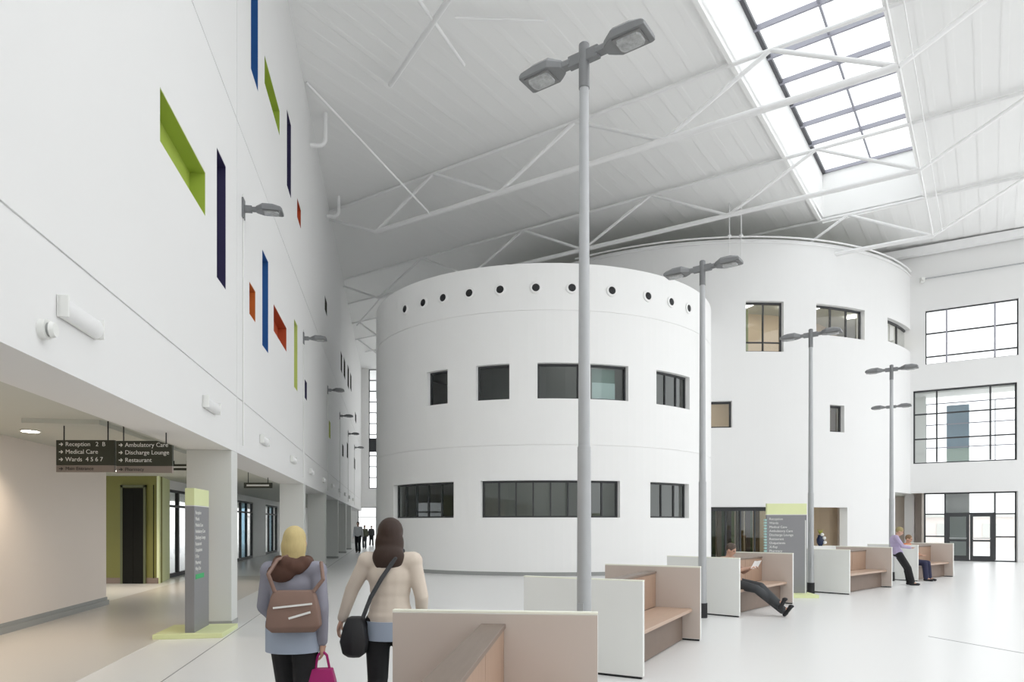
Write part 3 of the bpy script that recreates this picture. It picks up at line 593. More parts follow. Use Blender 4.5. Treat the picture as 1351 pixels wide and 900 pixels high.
# ---------------------------------------------------------------- lamps
def head_rings(x0, sgn=1):
    r = []
    for x, w, zt_, zb_ in ((0, .045, .035, -.03), (.09, .045, .04, -.03), (.10, .06, .05, -.035), (.15, .10, .062, -.035), (.21, .14, .085, -.035), (.38, .14, .085, -.035), (.51, .138, .05, -.035), (.54, .13, .015, -.03)):
        X = (x0+x); r.append([V(X, -w, zb_), V(X, w, zb_), V(X, w*1.0, zt_*.45), V(X, w*.7, zt_), V(X, -w*.7, zt_), V(X, -w, zt_*.45)])
    return r
def add_head(par, x0, z, rot):
    M = Matrix.Rotation(rot, 4, 'Z')
    q = MB(); q.loft([[M @ p + V(0,0,z) for p in r] for r in head_rings(x0)])
    h = q.build('lamp_head', GALV2, par, bevel=.006)
    q = MB(); q.loft([[M @ V(x0+a, b_, z+zz) for a, b_ in ((.21, -.11), (.49, -.11), (.49, .11), (.21, .11))] for zz in (-.045, -.034)]); q.build('lens_rim', mat('lens_rim', (.2,.2,.2), .5, noise=.03) if 'lens_rim' not in bpy.data.materials else bpy.data.materials['lens_rim'], h)
    q = MB(); q.loft([[M @ V(x0+.35+a*(.125-i_), b_*(.092-i_), z+zz) for a, b_ in ((-1,-.6),(-.8,-1),(.8,-1),(1,-.6),(1,.6),(.8,1),(-.8,1),(-1,.6))] for zz, i_ in ((-.045, 0), (-.058, .006), (-.066, .03))]); q.build('lens', LENS, h, smooth=True)
    return h
H_P = 6.30
def lamp_post(loc, rz, lab):
    t = thing('lamp_post', lab, 'lamp post', loc, rz)
    MB().tube((0,0,0), (0,0,.26), .085, n=20).build('base_sleeve', BLACK, t, smooth=True)
    MB().tube((0,0,.2), (0,0,2.4), .072, .065, n=20).build('lower_pole', GALV, t, smooth=True)
    MB().tube((0,0,2.4), (0,0,H_P-.42), .058, .045, n=20).build('upper_pole', GALV, t, smooth=True)
    MB().tube((0,0,2.36), (0,0,2.42), .067, .058, n=20).build('collar', GALV, t, smooth=True)
    MB().tube((0,0,H_P-.42), (0,0,H_P), .052, n=16).ell((0,0,H_P), (.052,.052,.025)).build('spigot', GALV2, t, smooth=True)
    MB().box((0, -.068, .75), (.06, .02, .28)).build('access_door', GALV, t)
    q = MB().box((.10, 0, H_P-.12), (.13, .075, .11)).box((-.10, 0, H_P-.12), (.13, .075, .11)); q.build('bracket', GALV2, t, bevel=.008)
    add_head(t, .14, H_P-.12, 0); add_head(t, .14, H_P-.12, PI)
    return t
uang = math.atan2(-.575, .818)
post = lamp_post((.70, 6.62, 0), uang, 'tall grey twin-headed lamp post nearest the viewer, rising behind the front bench')
for (x, y), lab in (((3.37, 12.07), 'grey twin-headed lamp post with black foot left of the seated man bench'), ((7.14, 16.3), 'grey twin-headed lamp post right of the grey directory board'),
                    ((11.1, 19.95), 'fourth grey lamp post, its head left of the middle right-hand window'), ((14.62, 26.3), 'farthest and lowest-looking grey lamp post near the rear drum edge')):
    dup(post, (x, y, 0), uang, lab)
# wall lamps
def wall_lamp(s, z, lab):
    p = wp(s, W0, z); t = thing('wall_lamp', lab, 'lamp', p, math.atan2(-N_.y, -N_.x))
    MB().box((.015, 0, 0), (.03, .16, .34)).build('wall_plate', GALV2, t, bevel=.005); MB().box((.09, 0, 0), (.14, .075, .11)).build('bracket', GALV2, t, bevel=.006)
    MB().tube((.012, 0, -4.1), (.012, 0, .25), .011).build('conduit', BOARD, t, smooth=True)
    add_head(t, .13, 0, 0); return t
s1 = s_at(320); wl = wall_lamp(s1, 7.12, 'grey wall lamp on the left wall nearest the viewer, beside the wide green niche')
for px, lab in ((400, 'second grey wall lamp along the left wall'), (432, 'third grey wall lamp along the left wall'), (448, 'fourth wall lamp along the left wall'), (459, 'fifth wall lamp, dark and distant on the left wall'), (467.5, 'farthest wall lamp near the end wall')):
    dup(wl, wp(s_at(px), W0, 7.12), wl.rotation_euler.z, lab)
# bulkhead lights low on the left wall
def bulkhead(s, z, lab, grp=None):
    p = wp(s, W0, z); t = thing('bulkhead_light', lab, 'light', p, math.atan2(-N_.y, -N_.x), grp)
    MB().box((.02, 0, 0), (.03, .68, .17)).build('back_box', BOARD, t, bevel=.01)
    b = MB(); b.loft([[V(.03+.055*math.sin(a), y, .08*math.cos(a)) for a in [PI*k/10 for k in range(11)]] for y in (-.32, .32)]); b.build('diffuser', mat('opal_diffuser', (.78,.78,.78), .35, noise=.01) if 'opal_diffuser' not in bpy.data.materials else bpy.data.materials['opal_diffuser'], t, smooth=True)
    for y in (-.33, .33): MB().box((.045, y, 0), (.085, .02, .17)).build('end_cap', BOARD, t, bevel=.005)
    return t
bs = s_at(100.5); bk = bulkhead(bs, 3.33, 'large white bulkhead light low on the left wall nearest the viewer')
for k in range(1, 11):
    s = bs+4.12*k
    dup(bk, wp(s, W0, 3.33), bk.rotation_euler.z, '%s white bulkhead light along the left wall from the near end' % ['second', 'third', 'fourth', 'fifth', 'sixth', 'seventh', 'eighth', 'ninth', 'tenth', 'eleventh'][k-1])
sd = s_at(54); p = wp(sd, W0, 3.08)
t = thing('smoke_beam_detector', 'small round white detector left of the nearest bulkhead light', 'detector', p, math.atan2(-N_.y, -N_.x))
MB().tube((0,0,0), (.05,0,0), .075, n=20).build('base', BOARD, t, smooth=True); MB().tube((.05,0,0), (.07,0,0), .05, n=20).build('dark_ring', SKIRT, t, smooth=True); MB().tube((.07,0,0), (.10,0,0), .06, .05, n=20).build('cap', BOARD, t, smooth=True)
# corridor downlights
for i, (px, Y) in enumerate(((40, 9.8), (-150, 7.0), (150, 17.0), (215, 17.4))):
    p = gp(px, Y, 2.985); t = thing('downlight', ['glowing oval downlight in the corridor ceiling above the signs', 'downlight outside the left frame edge', 'downlight above the lift door', 'downlight above the slatted screen'][i], 'light', p)
    MB().tube((0,0,0), (0,0,.012), .13, n=24).build('trim_ring', BOARD, t, smooth=True); MB().tube((0,0,-.006), (0,0,0), .105, n=24).build('lens', DLIGHT, t, smooth=True)
    ld = bpy.data.lights.new('downlight_lamp', 'SPOT'); ld.energy = 60; ld.color = (1, .84, .66); ld.spot_size = 2.2; ld.spot_blend = .8; ld.shadow_soft_size = .1
    lo = bpy.data.objects.new('lamp', ld); C.objects.link(lo); lo.parent = t; lo.location = (0, 0, -.03)

# ---------------------------------------------------------------- signs
def hang_sign(px0, px1, Y, zt0, h, lines, last, chamfer, lab):
    a, b_ = gp(px0, Y), gp(px1, Y); W = b_.x-a.x
    t = thing('hanging_sign', lab, 'sign', (a.x, Y, zt0-h)); hs = h*.22
    if chamfer: poly = [(0, hs), (W, hs), (W, h*.87), (W*.72, h), (0, h)]
    else: poly = [(0, hs), (W, hs), (W, h), (0, h)]
    b = MB(); b.loft([[V(x, y, z) for x, z in poly] for y in (0, .04)]); b.build('board', SIGND, t)
    MB().box((W/2, .02, hs/2), (W, .038, hs-.004)).build('lower_strip', SIGNB, t)
    for x in (.12*W, .88*W): MB().tube((x, .02, h if x < W/2 or not chamfer else h*.9), (x, .02, 3.0-zt0+h), .008, n=8).build('hanger', BLACK, t)
    sz = h*.19
    for i, ln in enumerate(lines):
        z = h-(i+1)*h*.235+.02
        text('lettering', ln, sz, TXT, t, (W*.16, -.002, z), (PI/2, 0, 0)); z += sz*.3
        MB().bar((W*.05, -.002, z), (W*.11, -.002, z), .002, .012).bar((W*.085, -.002, z+.02), (W*.115, -.002, z), .002, .01).bar((W*.085, -.002, z-.02), (W*.115, -.002, z), .002, .01).build('arrow', TXT, t)
    text('lettering', last, sz*.8, TXTD, t, (W*.16, -.002, hs*.3), (PI/2, 0, 0))
    MB().bar((W*.05, -.002, hs*.5), (W*.11, -.002, hs*.5), .002, .012).bar((W*.085, -.002, hs*.5+.018), (W*.115, -.002, hs*.5), .002, .01).bar((W*.085, -.002, hs*.5-.018), (W*.115, -.002, hs*.5), .002, .01).build('arrow', TXTD, t)
hang_sign(74, 150.5, 8.9, 2.75, .42, ['Reception   2  B', 'Medical Care', 'Wards  4 5 6 7'], 'Main Entrance', False, 'left dark olive hanging sign listing Medical Care and Wards')
hang_sign(153, 227, 8.9, 2.74, .42, ['Ambulatory Care', 'Discharge Lounge', 'Restaurant'], 'Pharmacy', True, 'right dark olive hanging sign with a cut corner listing Ambulatory Care')
def small_sign(px0, px1, Y, z0, z1, lab):
    a, b_ = gp(px0, Y), gp(px1, Y); W = b_.x-a.x; t = thing('hanging_sign', lab, 'sign', (a.x, Y, z0)); h = z1-z0
    MB().box((W/2, 0, h/2), (W, .04, h)).build('board', SIGND, t); MB().box((W/2, -.022, h/2), (W*.8, .003, h*.28)).build('lettering', TXT, t)
    for x in (.15*W, .85*W): MB().tube((x, 0, h), (x, 0, 3.0-z0), .01, n=8).build('hanger', BLACK, t)
small_sign(322, 359, 17.5, 2.58, 2.72, 'narrow dark hanging sign between the first and second columns')
small_sign(226, 250, 14.5, 2.80, 2.93, 'narrow dark sign behind the column top, right of the cut-corner sign')

# directory totems
def totem(loc, rz, W, H, tk, lab, rows, green):
    t = thing('directory_board', lab, 'directory', loc, rz)
    MB().box((0, 0, .035), (W*1.25, .95, .07)).build('base_plate', PLIME, t, bevel=.004)
    MB().box((0, 0, .07+(H-.32)/2), (W, tk, H-.32)).build('board', SIGNG, t, bevel=.004)
    MB().box((0, 0, H-.125), (W, tk, .25)).build('top_band', PLIME, t, bevel=.004)
    MB().box((0, 0, H-.257), (W+.002, tk+.002, .012)).build('trim_strip', BOARD, t)
    for i, ln in enumerate(rows): text('lettering', ln, .075, TXT, t, (-W*.44, -tk/2-.002, H-.38-i*.092), (PI/2, 0, 0))
    if green: MB().box((-W*.15, -tk/2-.003, H-.38-len(rows)*.092), (W*.55, .004, .07)).build('green_symbol', TXTG, t)
    else: MB().box((W/2-.03, -tk/2-.003, H*.42), (.02, .004, H*.8)).build('edge_line', BOARD, t); 
    return t
rows = ['Reception', 'Wards', 'Medical Care', 'Ambulatory Care', 'Discharge Lounge', 'Restaurant', 'Outpatients', 'X-Ray', 'Pharmacy', 'Way Out']
tb_ = totem((6.33, 15.75, 0), -.06, .90, 2.13, .09, 'grey directory board with lime top band facing the viewer beside the third lamp post', rows, False)
for k in range(14): MB().box((-.47, 0, 1.75-k*.065), (.05, .085, .045)).build('edge_tile', mat('teal_edge_tile', (.35,.55,.53), .4, noise=.02) if k == 0 else bpy.data.materials['teal_edge_tile'], tb_)
totem((-4.76, 10.32, 0), math.atan2(.85, -.15), .80, 2.18, .13, 'grey directory board with lime top and lime base seen almost edge-on beside the nearest column', rows, True)

# ---------------------------------------------------------------- benches
def bench(loc, rz, lab, L=2.75, WD=1.42):
    t = thing('bench', lab, 'bench', loc, rz); H = 1.05; T = .055
    for sy in (-1, 1):
        y = sy*(L/2-T/2)
        MB().box((0, y, H/2+.01), (WD, T, H-.03)).build('end_panel', BOARD, t, bevel=.004)
        MB().box((0, y, H-.002), (WD, T+.004, .014)).build('edge_band', EDGE, t)
        MB().box((0, y-sy*(T/2+.004), H/2+.01), (WD-.006, .008, H-.05)).build('inner_lining', INNER, t)
        MB().box((0, y, .012), (WD-.04, T-.02, .024)).build('foot_strip', BLACK, t)
    y1 = L/2-T-.009; ln = 2*y1
    MB().box((0, 0, .47), (.11, ln, .94)).build('backrest_core', DKWOOD, t)
    MB().box((0, 0, .955), (.17, ln, .03)).build('top_rail', WALNUT, t, bevel=.003)
    for sx in (-1, 1):
        for k in range(3): MB().box((sx*.064, -y1+ln*(k+.5)/3, .70), (.018, ln/3-.008, .47)).build('backrest_panel', OAK, t)
        MB().box((sx*.335, 0, .435), (.52, ln, .045)).build('seat', SEATW, t, bevel=.004)
        MB().box((sx*.29, 0, .21), (.34, ln-.01, .40)).build('seat_plinth', DKWOOD, t)
    return t
def place(a_right, axis, lab):      # right front corner on the floor, direction of the bench
    ax = V(*axis, 0).normalized(); pn = V(ax.y, -ax.x, 0); c = V(*a_right, 0) - pn*.71 + ax*1.375
    rz = math.atan2(ax.y, ax.x)-PI/2
    return c, rz
c, r = place((.566, 4.66), (.105, .995), ''); c = V(.566, 4.66, 0)-V(.995, -.105, 0)*.69-V(.105, .995, 0)*1.375
b0 = bench(c, r, 'nearest white and oak double bench at the bottom edge, seen over its end panel')
for corner, axis, lab in (((1.39, 7.24), (.47, .883), 'second white and oak bench just behind the tall lamp post'), ((4.02, 12.07), (.66, .75), 'third white and oak bench on which the reading man sits'),
                          ((7.9, 15.97), (.74, .67), 'fourth white and oak bench right of the grey directory board'), ((11.75, 19.75), (.78, .62), 'farthest white and oak bench near the entrance with a seated person')):
    c, r = place(corner, axis, ''); dup(b0, c, r, lab)
b3c, b3r = place((4.02, 12.07), (.66, .75), '')

# ---------------------------------------------------------------- people
def remesh(o, vox, it=3):
    m = o.modifiers.new('r', 'REMESH'); m.mode = 'VOXEL'; m.voxel_size = vox; m.use_smooth_shade = True
    s = o.modifiers.new('s', 'SMOOTH'); s.factor = .5; s.iterations = it
    bpy.context.view_layer.update()
    me = bpy.data.meshes.new_from_object(o.evaluated_get(bpy.context.evaluated_depsgraph_get()))
    for p in me.polygons: p.use_smooth = True
    o.modifiers.clear(); o.data = me
    return o
SKIN = mat('skin', (.55, .34, .25), .6, noise=.03, nscale=10)
def person(lab, loc, rz, J, H=1.7, vox=.012, top=None, legs=None, hair=None, hairstyle='short', shoe=None, sleeve='long', skirt_hem=0, group=None, curl=.5):
    """J: joint positions for a 1.70 m figure facing +y, scaled by H/1.70"""
    k = H/1.7; base = dict(pel=(0,0,.94), wst=(0,0,1.08), chs=(0,0,1.27), nck=(0,-.01,1.43), hd=(0,.02,1.585),
        hpL=(-.095,0,.92), hpR=(.095,0,.92), knL=(-.10,.01,.50), knR=(.10,.01,.50), anL=(-.10,-.03,.09), anR=(.10,-.03,.09), tdL=(0,1,0), tdR=(0,1,0),
        shL=(-.175,-.01,1.385), shR=(.175,-.01,1.385), elL=(-.23,-.03,1.11), elR=(.23,-.03,1.11), wrL=(-.25,.03,.87), wrR=(.25,.03,.87), look=(0,1,0))
    base.update(J); j = {a: V(*b_)*(1 if a in ('tdL','tdR','look') else k) for a, b_ in base.items()}
    root = thing('person', lab, 'person', loc, rz, group)
    def torso(q, f):
        up = (j['chs']-j['pel']).normalized(); sx = (j['shR']-j['shL']).normalized(); fw = up.cross(sx).normalized(); sx = fw.cross(up)*-1
        M = Matrix((sx, fw, up)).transposed().to_4x4()
        q.ell(j['pel'], ((.165+f)*k, (.115+f)*k, (.12+f)*k), M); q.ell(j['wst'], ((.135+f)*k, (.098+f)*k, (.13+f)*k), M)
        q.ell(j['chs'], ((.158+f)*k, (.108+f)*k, (.15+f)*k), M); q.ell((j['pel']+j['wst'])/2, ((.148+f)*k, (.104+f)*k, (.12+f)*k), M); q.ell((j['chs']+j['wst'])/2, ((.142+f)*k, (.1+f)*k, (.13+f)*k), M)
        for s in 'LR': q.cap(j['chs']*.3+j['nck']*.7, j['sh'+s], (.055+f)*k, (.058+f)*k)
    def leg(q, f, fl=0, s='L', end=1.0):
        a, kn, an = j['hp'+s], j['kn'+s], j['an'+s]; an = kn+(an-kn)*end
        q.cap(a, kn, (.085+f)*k, (.056+f+fl*.3)*k); q.cap(kn, an, (.054+f+fl*.3)*k, (.038+f+fl)*k); q.ell(kn+(an-kn)*.28-V(0,.012,0), ((.056+f)*k,)*3)
    def arm(q, f, s, end=1.0):
        a, e, w = j['sh'+s], j['el'+s], j['wr'+s]; w = e+(w-e)*end
        q.cap(a, e, (.05+f)*k, (.04+f)*k); q.cap(e, w, (.04+f)*k, (.027+f)*k)
    q = MB(); torso(q, 0)
    for s in 'LR': leg(q, 0, 0, s); arm(q, 0, s)
    q.cap(j['nck']-V(0,0,.04)*k, j['nck']*.45+j['hd']*.55, .052*k, .05*k)
    lk = j['look'].normalized(); side = V(0,0,1).cross(lk).normalized()*-1; hup = side.cross(lk)
    HM = Matrix((side, lk, hup)).transposed().to_4x4(); h = j['hd']
    q.ell(h+hup*.015*k, (.073*k, .092*k, .10*k), HM); q.ell(h-hup*.055*k+lk*.02*k, (.055*k, .065*k, .062*k), HM)   # skull and jaw
    q.cap(h+lk*.085*k+hup*.01*k, h+lk*.105*k-hup*.022*k, .009*k, .014*k); q.ell(h+lk*.082*k-hup*.055*k, (.022*k, .012*k, .01*k), HM)   # nose, lips
    q.ell(h+lk*.078*k+hup*.025*k, (.045*k, .014*k, .01*k), HM)
    for s in (-1, 1): q.ell(h+side*s*.075*k-hup*.01*k, (.012*k, .02*k, .032*k), HM)
    for s in 'LR':      # hands: palm, four fingers, thumb
        d = (j['wr'+s]-j['el'+s]).normalized(); sg = -1 if s == 'L' else 1
        ax = V(0, 1, 0) - d*d.y; ax = ax.normalized() if ax.length > .2 else V(1,0,0); nn = d.cross(ax).normalized()
        M = Matrix((ax, nn, d)).transposed().to_4x4(); w = j['wr'+s]
        q.ell(w+d*.05*k, (.042*k, .018*k, .055*k), M)
        bend = nn*(-1 if (nn.x*sg) > 0 else 1)
        for i, (o_, ln) in enumerate(((.032, .075), (.011, .085), (-.011, .08), (-.031, .062))):
            p0 = w+d*.085*k+ax*o_*k; p1 = p0+(d*(1-.4*curl)+bend*.6*curl)*ln*.5*k; p2 = p1+(d*(1-curl)+bend*curl)*ln*.5*k
            q.cap(p0, p1, .0095*k, .009*k, 8); q.cap(p1, p2, .009*k, .0075*k, 8)
        p0 = w+d*.03*k+ax*.033*k; p1 = p0+(ax*.7+d*.7)*.04*k; q.cap(p0, p1, .013*k, .011*k, 8); q.cap(p1, p1+(ax*.25+d*.9+bend*.3)*.032*k, .011*k, .009*k, 8)
        q.cap(j['an'+s], j['an'+s]+j['td'+s]*.1*k-V(0,0,.045)*k, .035*k, .03*k)
    remesh(q.build('body', SKIN, root), vox)
    if vox < .03:
        for s in (-1, 1): MB().ell(h+lk*.083*k+side*s*.031*k+hup*.008*k, (.012*k,)*3, n=10).build('eye', TXTD, root, smooth=True)
    if top:
        q = MB(); torso(q, .016)
        if skirt_hem:
            p = j['pel']; q.loft([[p+V(.175*k*math.cos(a*PI/8), .13*k*math.sin(a*PI/8), z*k) for a in range(16)] for z in (.05, -skirt_hem)])
        e = {'long': .97, 'half': .0, 'mid': .5}[sleeve]
        for s in 'LR': arm(q, .014, s, e)
        remesh(q.build('top', top, root), vox, 14 if vox < .012 else 4)
    if legs:
        q = MB()
        for s in 'LR': leg(q, .015, .022, s, .96)
        q.ell(j['pel']-V(0,0,.02)*k, (.178*k, .128*k, .105*k)); remesh(q.build('trousers', legs, root), vox)
    if shoe:
        for s in 'LR':
            a = j['an'+s]; td = j['td'+s].normalized(); up = V(0,0,1)-td*td.z; up.normalize(); sl = a-up*.055*k
            q = MB(); q.cap(sl-td*.045*k, sl+td*.13*k, .036*k, .036*k); q.ell(sl+td*.15*k, (.04*k, .05*k, .03*k)); q.cap(a-td*.01*k, sl, .042*k, .042*k); q.box(sl+td*.06*k-up*.025*k, (.07*k, .22*k, .02*k), math.atan2(td.y, td.x)-PI/2) if abs(td.z) < .2 else None
            remesh(q.build('shoe', shoe, root), max(vox*.8, .008))
    if hair:
        q = MB(); q.ell(h+hup*.032*k-lk*.012*k, (.083*k, .098*k, .098*k), HM)
        if hairstyle == 'long':
            q.ell(h+hup*.02*k-lk*.02*k, (.098*k, .105*k, .11*k), HM); q.ell(h-hup*.07*k-lk*.05*k, (.112*k, .075*k, .14*k), HM); q.ell(h-hup*.17*k-lk*.085*k, (.125*k, .065*k, .11*k), HM); q.ell(h-hup*.25*k-lk*.085*k-side*.05*k, (.05*k, .035*k, .11*k), HM)
        if hairstyle == 'bob':
            q.ell(h-hup*.03*k-lk*.03*k, (.093*k, .08*k, .12*k), HM); q.ell(h-hup*.10*k-lk*.035*k, (.088*k, .07*k, .06*k), HM)
        remesh(q.build('hair', hair, root), vox, 8 if vox < .012 else 3)
    return root, j, k
BLOND = mat('blonde_hair', (.52, .42, .20), .7, noise=.15, nscale=30, stretch=(6,6,.6)); BROWN = mat('dark_brown_hair', (.035, .018, .012), .6, noise=.2, nscale=30, stretch=(6,6,.6))
BTR = mat('black_trousers', (.012, .012, .014), .8, noise=.05); CREAM = mat('cream_jacket', (.62, .54, .46), .8, noise=.04, nscale=6)
GTOP = mat('grey_lavender_top', (.26, .26, .31), .85, noise=.06, nscale=7); LBLUE = mat('pale_blue_shirt', (.36, .42, .52), .85, noise=.04)
TAUPE = mat('taupe_bag', (.22, .14, .11), .6, noise=.1, nscale=9); SCARF = mat('brown_scarf', (.09, .045, .032), .9, noise=.2, nscale=14); MAG = mat('magenta_bag', (.36, .012, .14), .5, noise=.05)
CHAR = mat('charcoal_cloth', (.055, .058, .062), .85, noise=.08, nscale=8)
# blonde woman walking away, bag on her shoulder
w1, j, k = person('blonde woman seen from behind in grey-lavender top and black trousers, brown bag at her back', (gp(388, 4.75).x, 4.75, 0), -.05,
    dict(hpL=(-.085,0,.91), hpR=(.085,0,.91), knL=(-.10,.13,.50), anL=(-.12,.05,.11), knR=(.085,-.02,.49), anR=(.09,-.30,.15), tdR=(0,.8,-.5),
         elL=(-.235,.03,1.12), wrL=(-.19,.19,.98), elR=(.225,-.07,1.12), wrR=(.215,-.02,.87)), H=1.63, vox=.010, top=GTOP, legs=BTR, hair=BLOND, hairstyle='bob', shoe=BLACK, skirt_hem=.10)
b = MB()
p = j['pel']; b.loft([[p+V(.195*math.cos(a*PI/10), .15*math.sin(a*PI/10), z) for a in range(20)] for z in (.08, -.02, -.13)]); b.build('shirt_hem', LBLUE, w1, smooth=True)
b = MB(); nk = j['nck']; 
for a in range(14): b.ell(nk+V(.095*math.cos(a*.449), .085*math.sin(a*.449)-.01, .0+.012*math.sin(a*2)), (.052, .05, .055))
b.ell(nk+V(-.05, -.10, -.05), (.10, .045, .07)); remesh(b.build('scarf', SCARF, w1), .012)
bag1 = thing('shoulder_bag', 'brown leather shoulder bag on the back of the blonde woman', 'bag', w1.location+V(.06, -.19, 1.08), .10)
b = MB(); b.loft([[V(x*w_, y*d, z) for x, y in ((-1,-1),(-.6,-1.15),(0,-1.2),(.6,-1.15),(1,-1),(1,1),(0,1.1),(-1,1))] for z, w_, d in ((-.15,.14,.03),(-.11,.175,.055),(0,.165,.05),(.09,.145,.035),(.13,.13,.02))]); b.build('bag_body', TAUPE, bag1, smooth=True, bevel=.008)
b = MB(); b.bar((-.12, -.068, .02), (.13, -.066, .045), .008, .012).bar((-.02, -.07, -.05), (.12, -.068, -.01), .006, .014); b.build('zip', BOARD, bag1)
b = MB(); b.path([V(-.12, -.02, .12), V(-.16, -.03, .24), V(-.12, .05, .33), V(-.05, .16, .36)], .013); b.build('strap', TAUPE, bag1, smooth=True); b = MB(); b.path([V(.13, -.02, .12), V(.19, -.0, .2), V(.16, .1, .31)], .013); b.build('strap', TAUPE, bag1, smooth=True)
hp = w1.location + (Matrix.Rotation(-.05, 4, 'Z') @ (j['wrR'] + V(0,0,-.09)))
bag2 = thing('carrier_bag', 'magenta carrier bag hanging from the right hand of the blonde woman', 'bag', hp, .1)
b = MB(); b.loft([[V(x*w_, y*d, z) for x, y in ((-1,-1),(-.3,-1.3),(.4,-1.1),(1,-1),(1,1),(.2,1.3),(-1,1))] for z, w_, d in ((-.36,.085,.05),(-.32,.10,.06),(-.18,.09,.045),(-.09,.07,.03))]); b.build('bag_body', MAG, bag2, smooth=True, bevel=.006)
b = MB(); b.path([V(-.05,0,-.1), V(-.03,0,.0), V(0,0,.03), V(.03,0,0), V(.05,0,-.1)], .009); b.build('handle', MAG, bag2, smooth=True)
# dark-haired woman
w2, j, k = person('dark-haired woman seen from behind in a cream jacket and black trousers, left arm swinging out', (gp(515, 5.1).x, 5.1, 0), -.04,
    dict(knL=(-.09,-.02,.50), anL=(-.10,-.22,.13), tdL=(0,.85,-.4), knR=(.10,.12,.50), anR=(.11,.08,.10), elL=(-.29,.0,1.17), wrL=(-.36,-.02,.95), elR=(.24,-.02,1.12), wrR=(.22,.10,.92)),
    H=1.69, vox=.010, top=CREAM, legs=BTR, hair=BROWN, hairstyle='long', shoe=BLACK, skirt_hem=.02)
b = MB(); p = j['pel']; b.loft([[p+V(.185*math.cos(a*PI/10), .14*math.sin(a*PI/10), z) for a in range(20)] for z in (.0, -.14)]); b.build('shirt_hem', LBLUE, w2, smooth=True)
b = MB(); nk = j['nck']
for a in range(12): b.ell(nk+V(.075*math.cos(a*.524), .07*math.sin(a*.524)-.01, -.005), (.032, .032, .035))
remesh(b.build('collar', CREAM, w2), .01)
b = MB(); b.path([V(-.17, -.145, .97), V(-.11, -.155, 1.12), V(-.03, -.15, 1.26), V(.06, -.11, 1.40), V(.10, -.03, 1.455), V(.08, .08, 1.40)], .016, 8)
bg = thing('handbag', 'black crossbody handbag on the left hip of the dark-haired woman', 'bag', w2.location, -.04)
b.build('strap', CHAR, bg, smooth=True)
b = MB(); b.loft([[V(-.235+x*w_*.6, -.09+y*d, z) for x, y in ((-1,-1),(0,-1.25),(1,-1),(1,1),(0,1.2),(-1,1))] for z, w_, d in ((.68,.07,.06),(.71,.13,.09),(.80,.16,.10),(.90,.13,.075),(.97,.09,.05))]); b.build('bag_body', BLACK, bg, smooth=True, bevel=.01)
# reading man on the third bench: seated on the right-hand seat, legs stretched out
R = Matrix.Rotation(b3r, 4, 'Z'); sp = V(*b3c) + R @ V(.30, -.72, 0)
def seatpose(**kw):
    d = dict(pel=(0,0,.10), wst=(0,-.04,.25), chs=(0,-.08,.44), nck=(0,-.08,.61), hd=(0,-.03,.755), shL=(-.185,-.09,.555), shR=(.185,-.09,.555),
             hpL=(-.09,.02,.08), hpR=(.09,.02,.08), knL=(-.11,.44,.06), knR=(.11,.44,.06), anL=(-.11,.48,-.36), anR=(.11,.48,-.36))
    d.update(kw); return d
m1, j, k = person('seated man with greying hair reading on the third bench, legs stretched out and crossed', (sp.x, sp.y, .455), b3r-PI/2-.05,
    seatpose(pel=(0,.06,.10), hpL=(-.09,.08,.09), hpR=(.09,.08,.09), wst=(0,.0,.22), chs=(0,-.07,.40), nck=(0,-.09,.56), hd=(0,-.03,.70), shL=(-.185,-.10,.51), shR=(.185,-.10,.51), knL=(-.08,.50,.05), knR=(.10,.50,.02), anL=(.10,.90,-.22), anR=(-.04,.93,-.34), tdL=(.1,.5,.85), tdR=(0,.6,.8),
             elL=(-.24,.10,.30), elR=(.24,.10,.30), wrL=(-.13,.33,.38), wrR=(.10,.34,.38), look=(0,.9,-.35)), H=1.74, vox=.013, top=mat('tan_shirt', (.40,.26,.20), .85, noise=.05), legs=CHAR, hair=mat('greying_hair', (.10,.075,.06), .8, noise=.2, nscale=20), shoe=BLACK, sleeve='mid')
pb = m1.location + (Matrix.Rotation(m1.rotation_euler.z, 4, 'Z') @ V(-.01, .40, .40))
nb = thing('newspaper', 'white open newspaper held by the seated man', 'newspaper', pb, m1.rotation_euler.z)
nb.scale = (.72, .6, .6)
b = MB(); b.loft([[V(-.20, .03, -.02), V(0, 0, -.04), V(.20, .03, -.02), V(.20, .035, -.02), V(0, .005, -.04), V(-.20, .035, -.02)], [V(-.20, .16, .22), V(0, .13, .20), V(.20, .16, .22), V(.20, .165, .22), V(0, .135, .20), V(-.20, .165, .22)]]); b.build('pages', mat('newsprint', (.75,.73,.72), .9, noise=.06, nscale=60), nb)
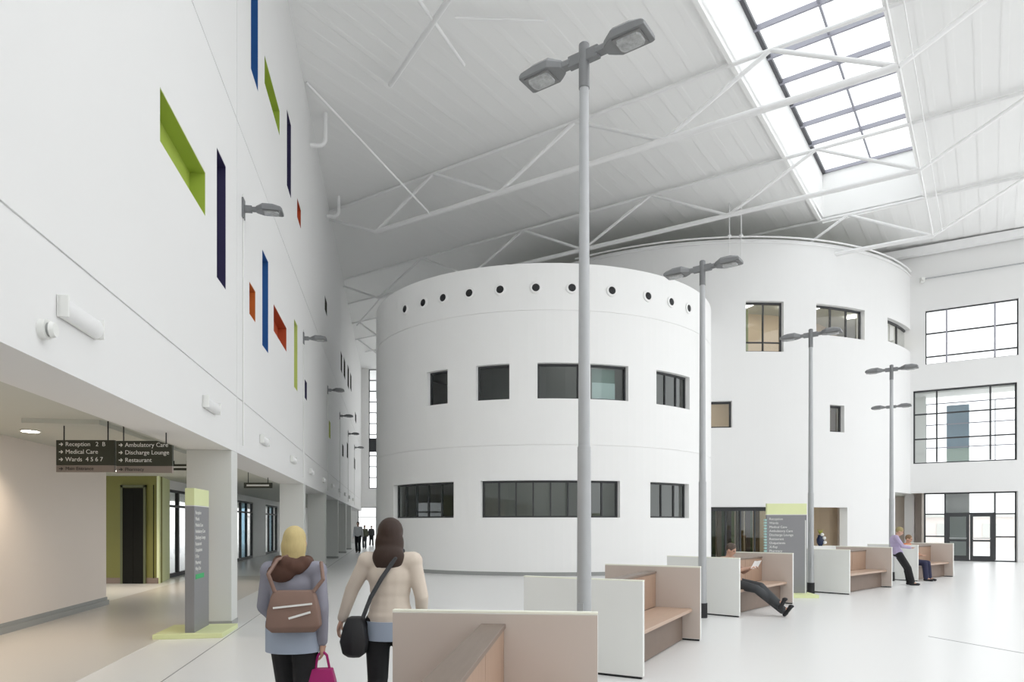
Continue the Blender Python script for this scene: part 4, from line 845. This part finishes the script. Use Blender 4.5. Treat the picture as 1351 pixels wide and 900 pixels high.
# person in lavender leaning by the fourth bench end
p2, j, k = person('person in a lavender shirt and black trousers leaning against the end of the fourth bench', (10.62, 18.65, 0), -PI*.62,
    dict(pel=(0,-.06,.86), wst=(0,-.12,1.0), chs=(0,-.14,1.19), nck=(0,-.10,1.34), hd=(0,-.02,1.46), hpL=(-.09,-.05,.84), hpR=(.09,-.05,.84), shL=(-.185,-.13,1.29), shR=(.185,-.13,1.29), knL=(-.1,.16,.46), knR=(.1,.18,.46), anL=(-.1,.22,.09), anR=(.1,.26,.09),
         elL=(-.24,.02,1.06), elR=(.24,.02,1.06), wrL=(-.12,.22,1.02), wrR=(.12,.22,1.02), look=(.1,.9,-.3)), H=1.7, vox=.016, top=mat('lavender_shirt', (.42,.36,.52), .85, noise=.05), legs=BTR, hair=mat('sandy_hair', (.30,.25,.12), .8, noise=.1), shoe=BLACK)
# seated person in orange on the farthest bench
c5, r5 = place((11.75, 19.75), (.78, .62), ''); sp = c5 + Matrix.Rotation(r5, 4, 'Z') @ V(.33, -.95, 0)
p3, j, k = person('seated person in an orange top and navy trousers on the farthest bench', (sp.x, sp.y, .455), r5-PI/2,
    seatpose(elL=(-.24,.06,.32), elR=(.24,.06,.32), wrL=(-.10,.30,.28), wrR=(.10,.30,.28), look=(0,1,-.2)), H=1.72, vox=.016, top=mat('orange_top', (.55,.16,.05), .85, noise=.05), legs=mat('navy_trousers', (.03,.032,.07), .85, noise=.05), hair=mat('light_brown_hair', (.22,.14,.08), .8, noise=.1), shoe=BLACK, sleeve='mid')
# far walkers
WS = mat('white_shirt', (.62,.64,.66), .85, noise=.03); GS = mat('olive_grey_top', (.16,.17,.12), .85, noise=.05)
for (px, Y, H, tp, lg, lab, rz) in ((472.5, 39.5, 1.80, WS, BTR, 'distant person in a white shirt and black trousers, nearest of the far group', PI), (481, 46, 1.60, GS, CHAR, 'distant person in a dull olive top, middle of the far group', PI), (490, 52, 1.55, CHAR, BTR, 'farthest distant person in dark clothes by the bright end door', PI+.4)):
    person(lab, (gp(px, Y).x, Y, 0), rz, dict(knL=(-.09,.10,.5), anL=(-.1,.12,.09), anR=(.1,-.12,.1)), H=H, vox=.03, top=tp, legs=lg, hair=BROWN, shoe=BLACK)
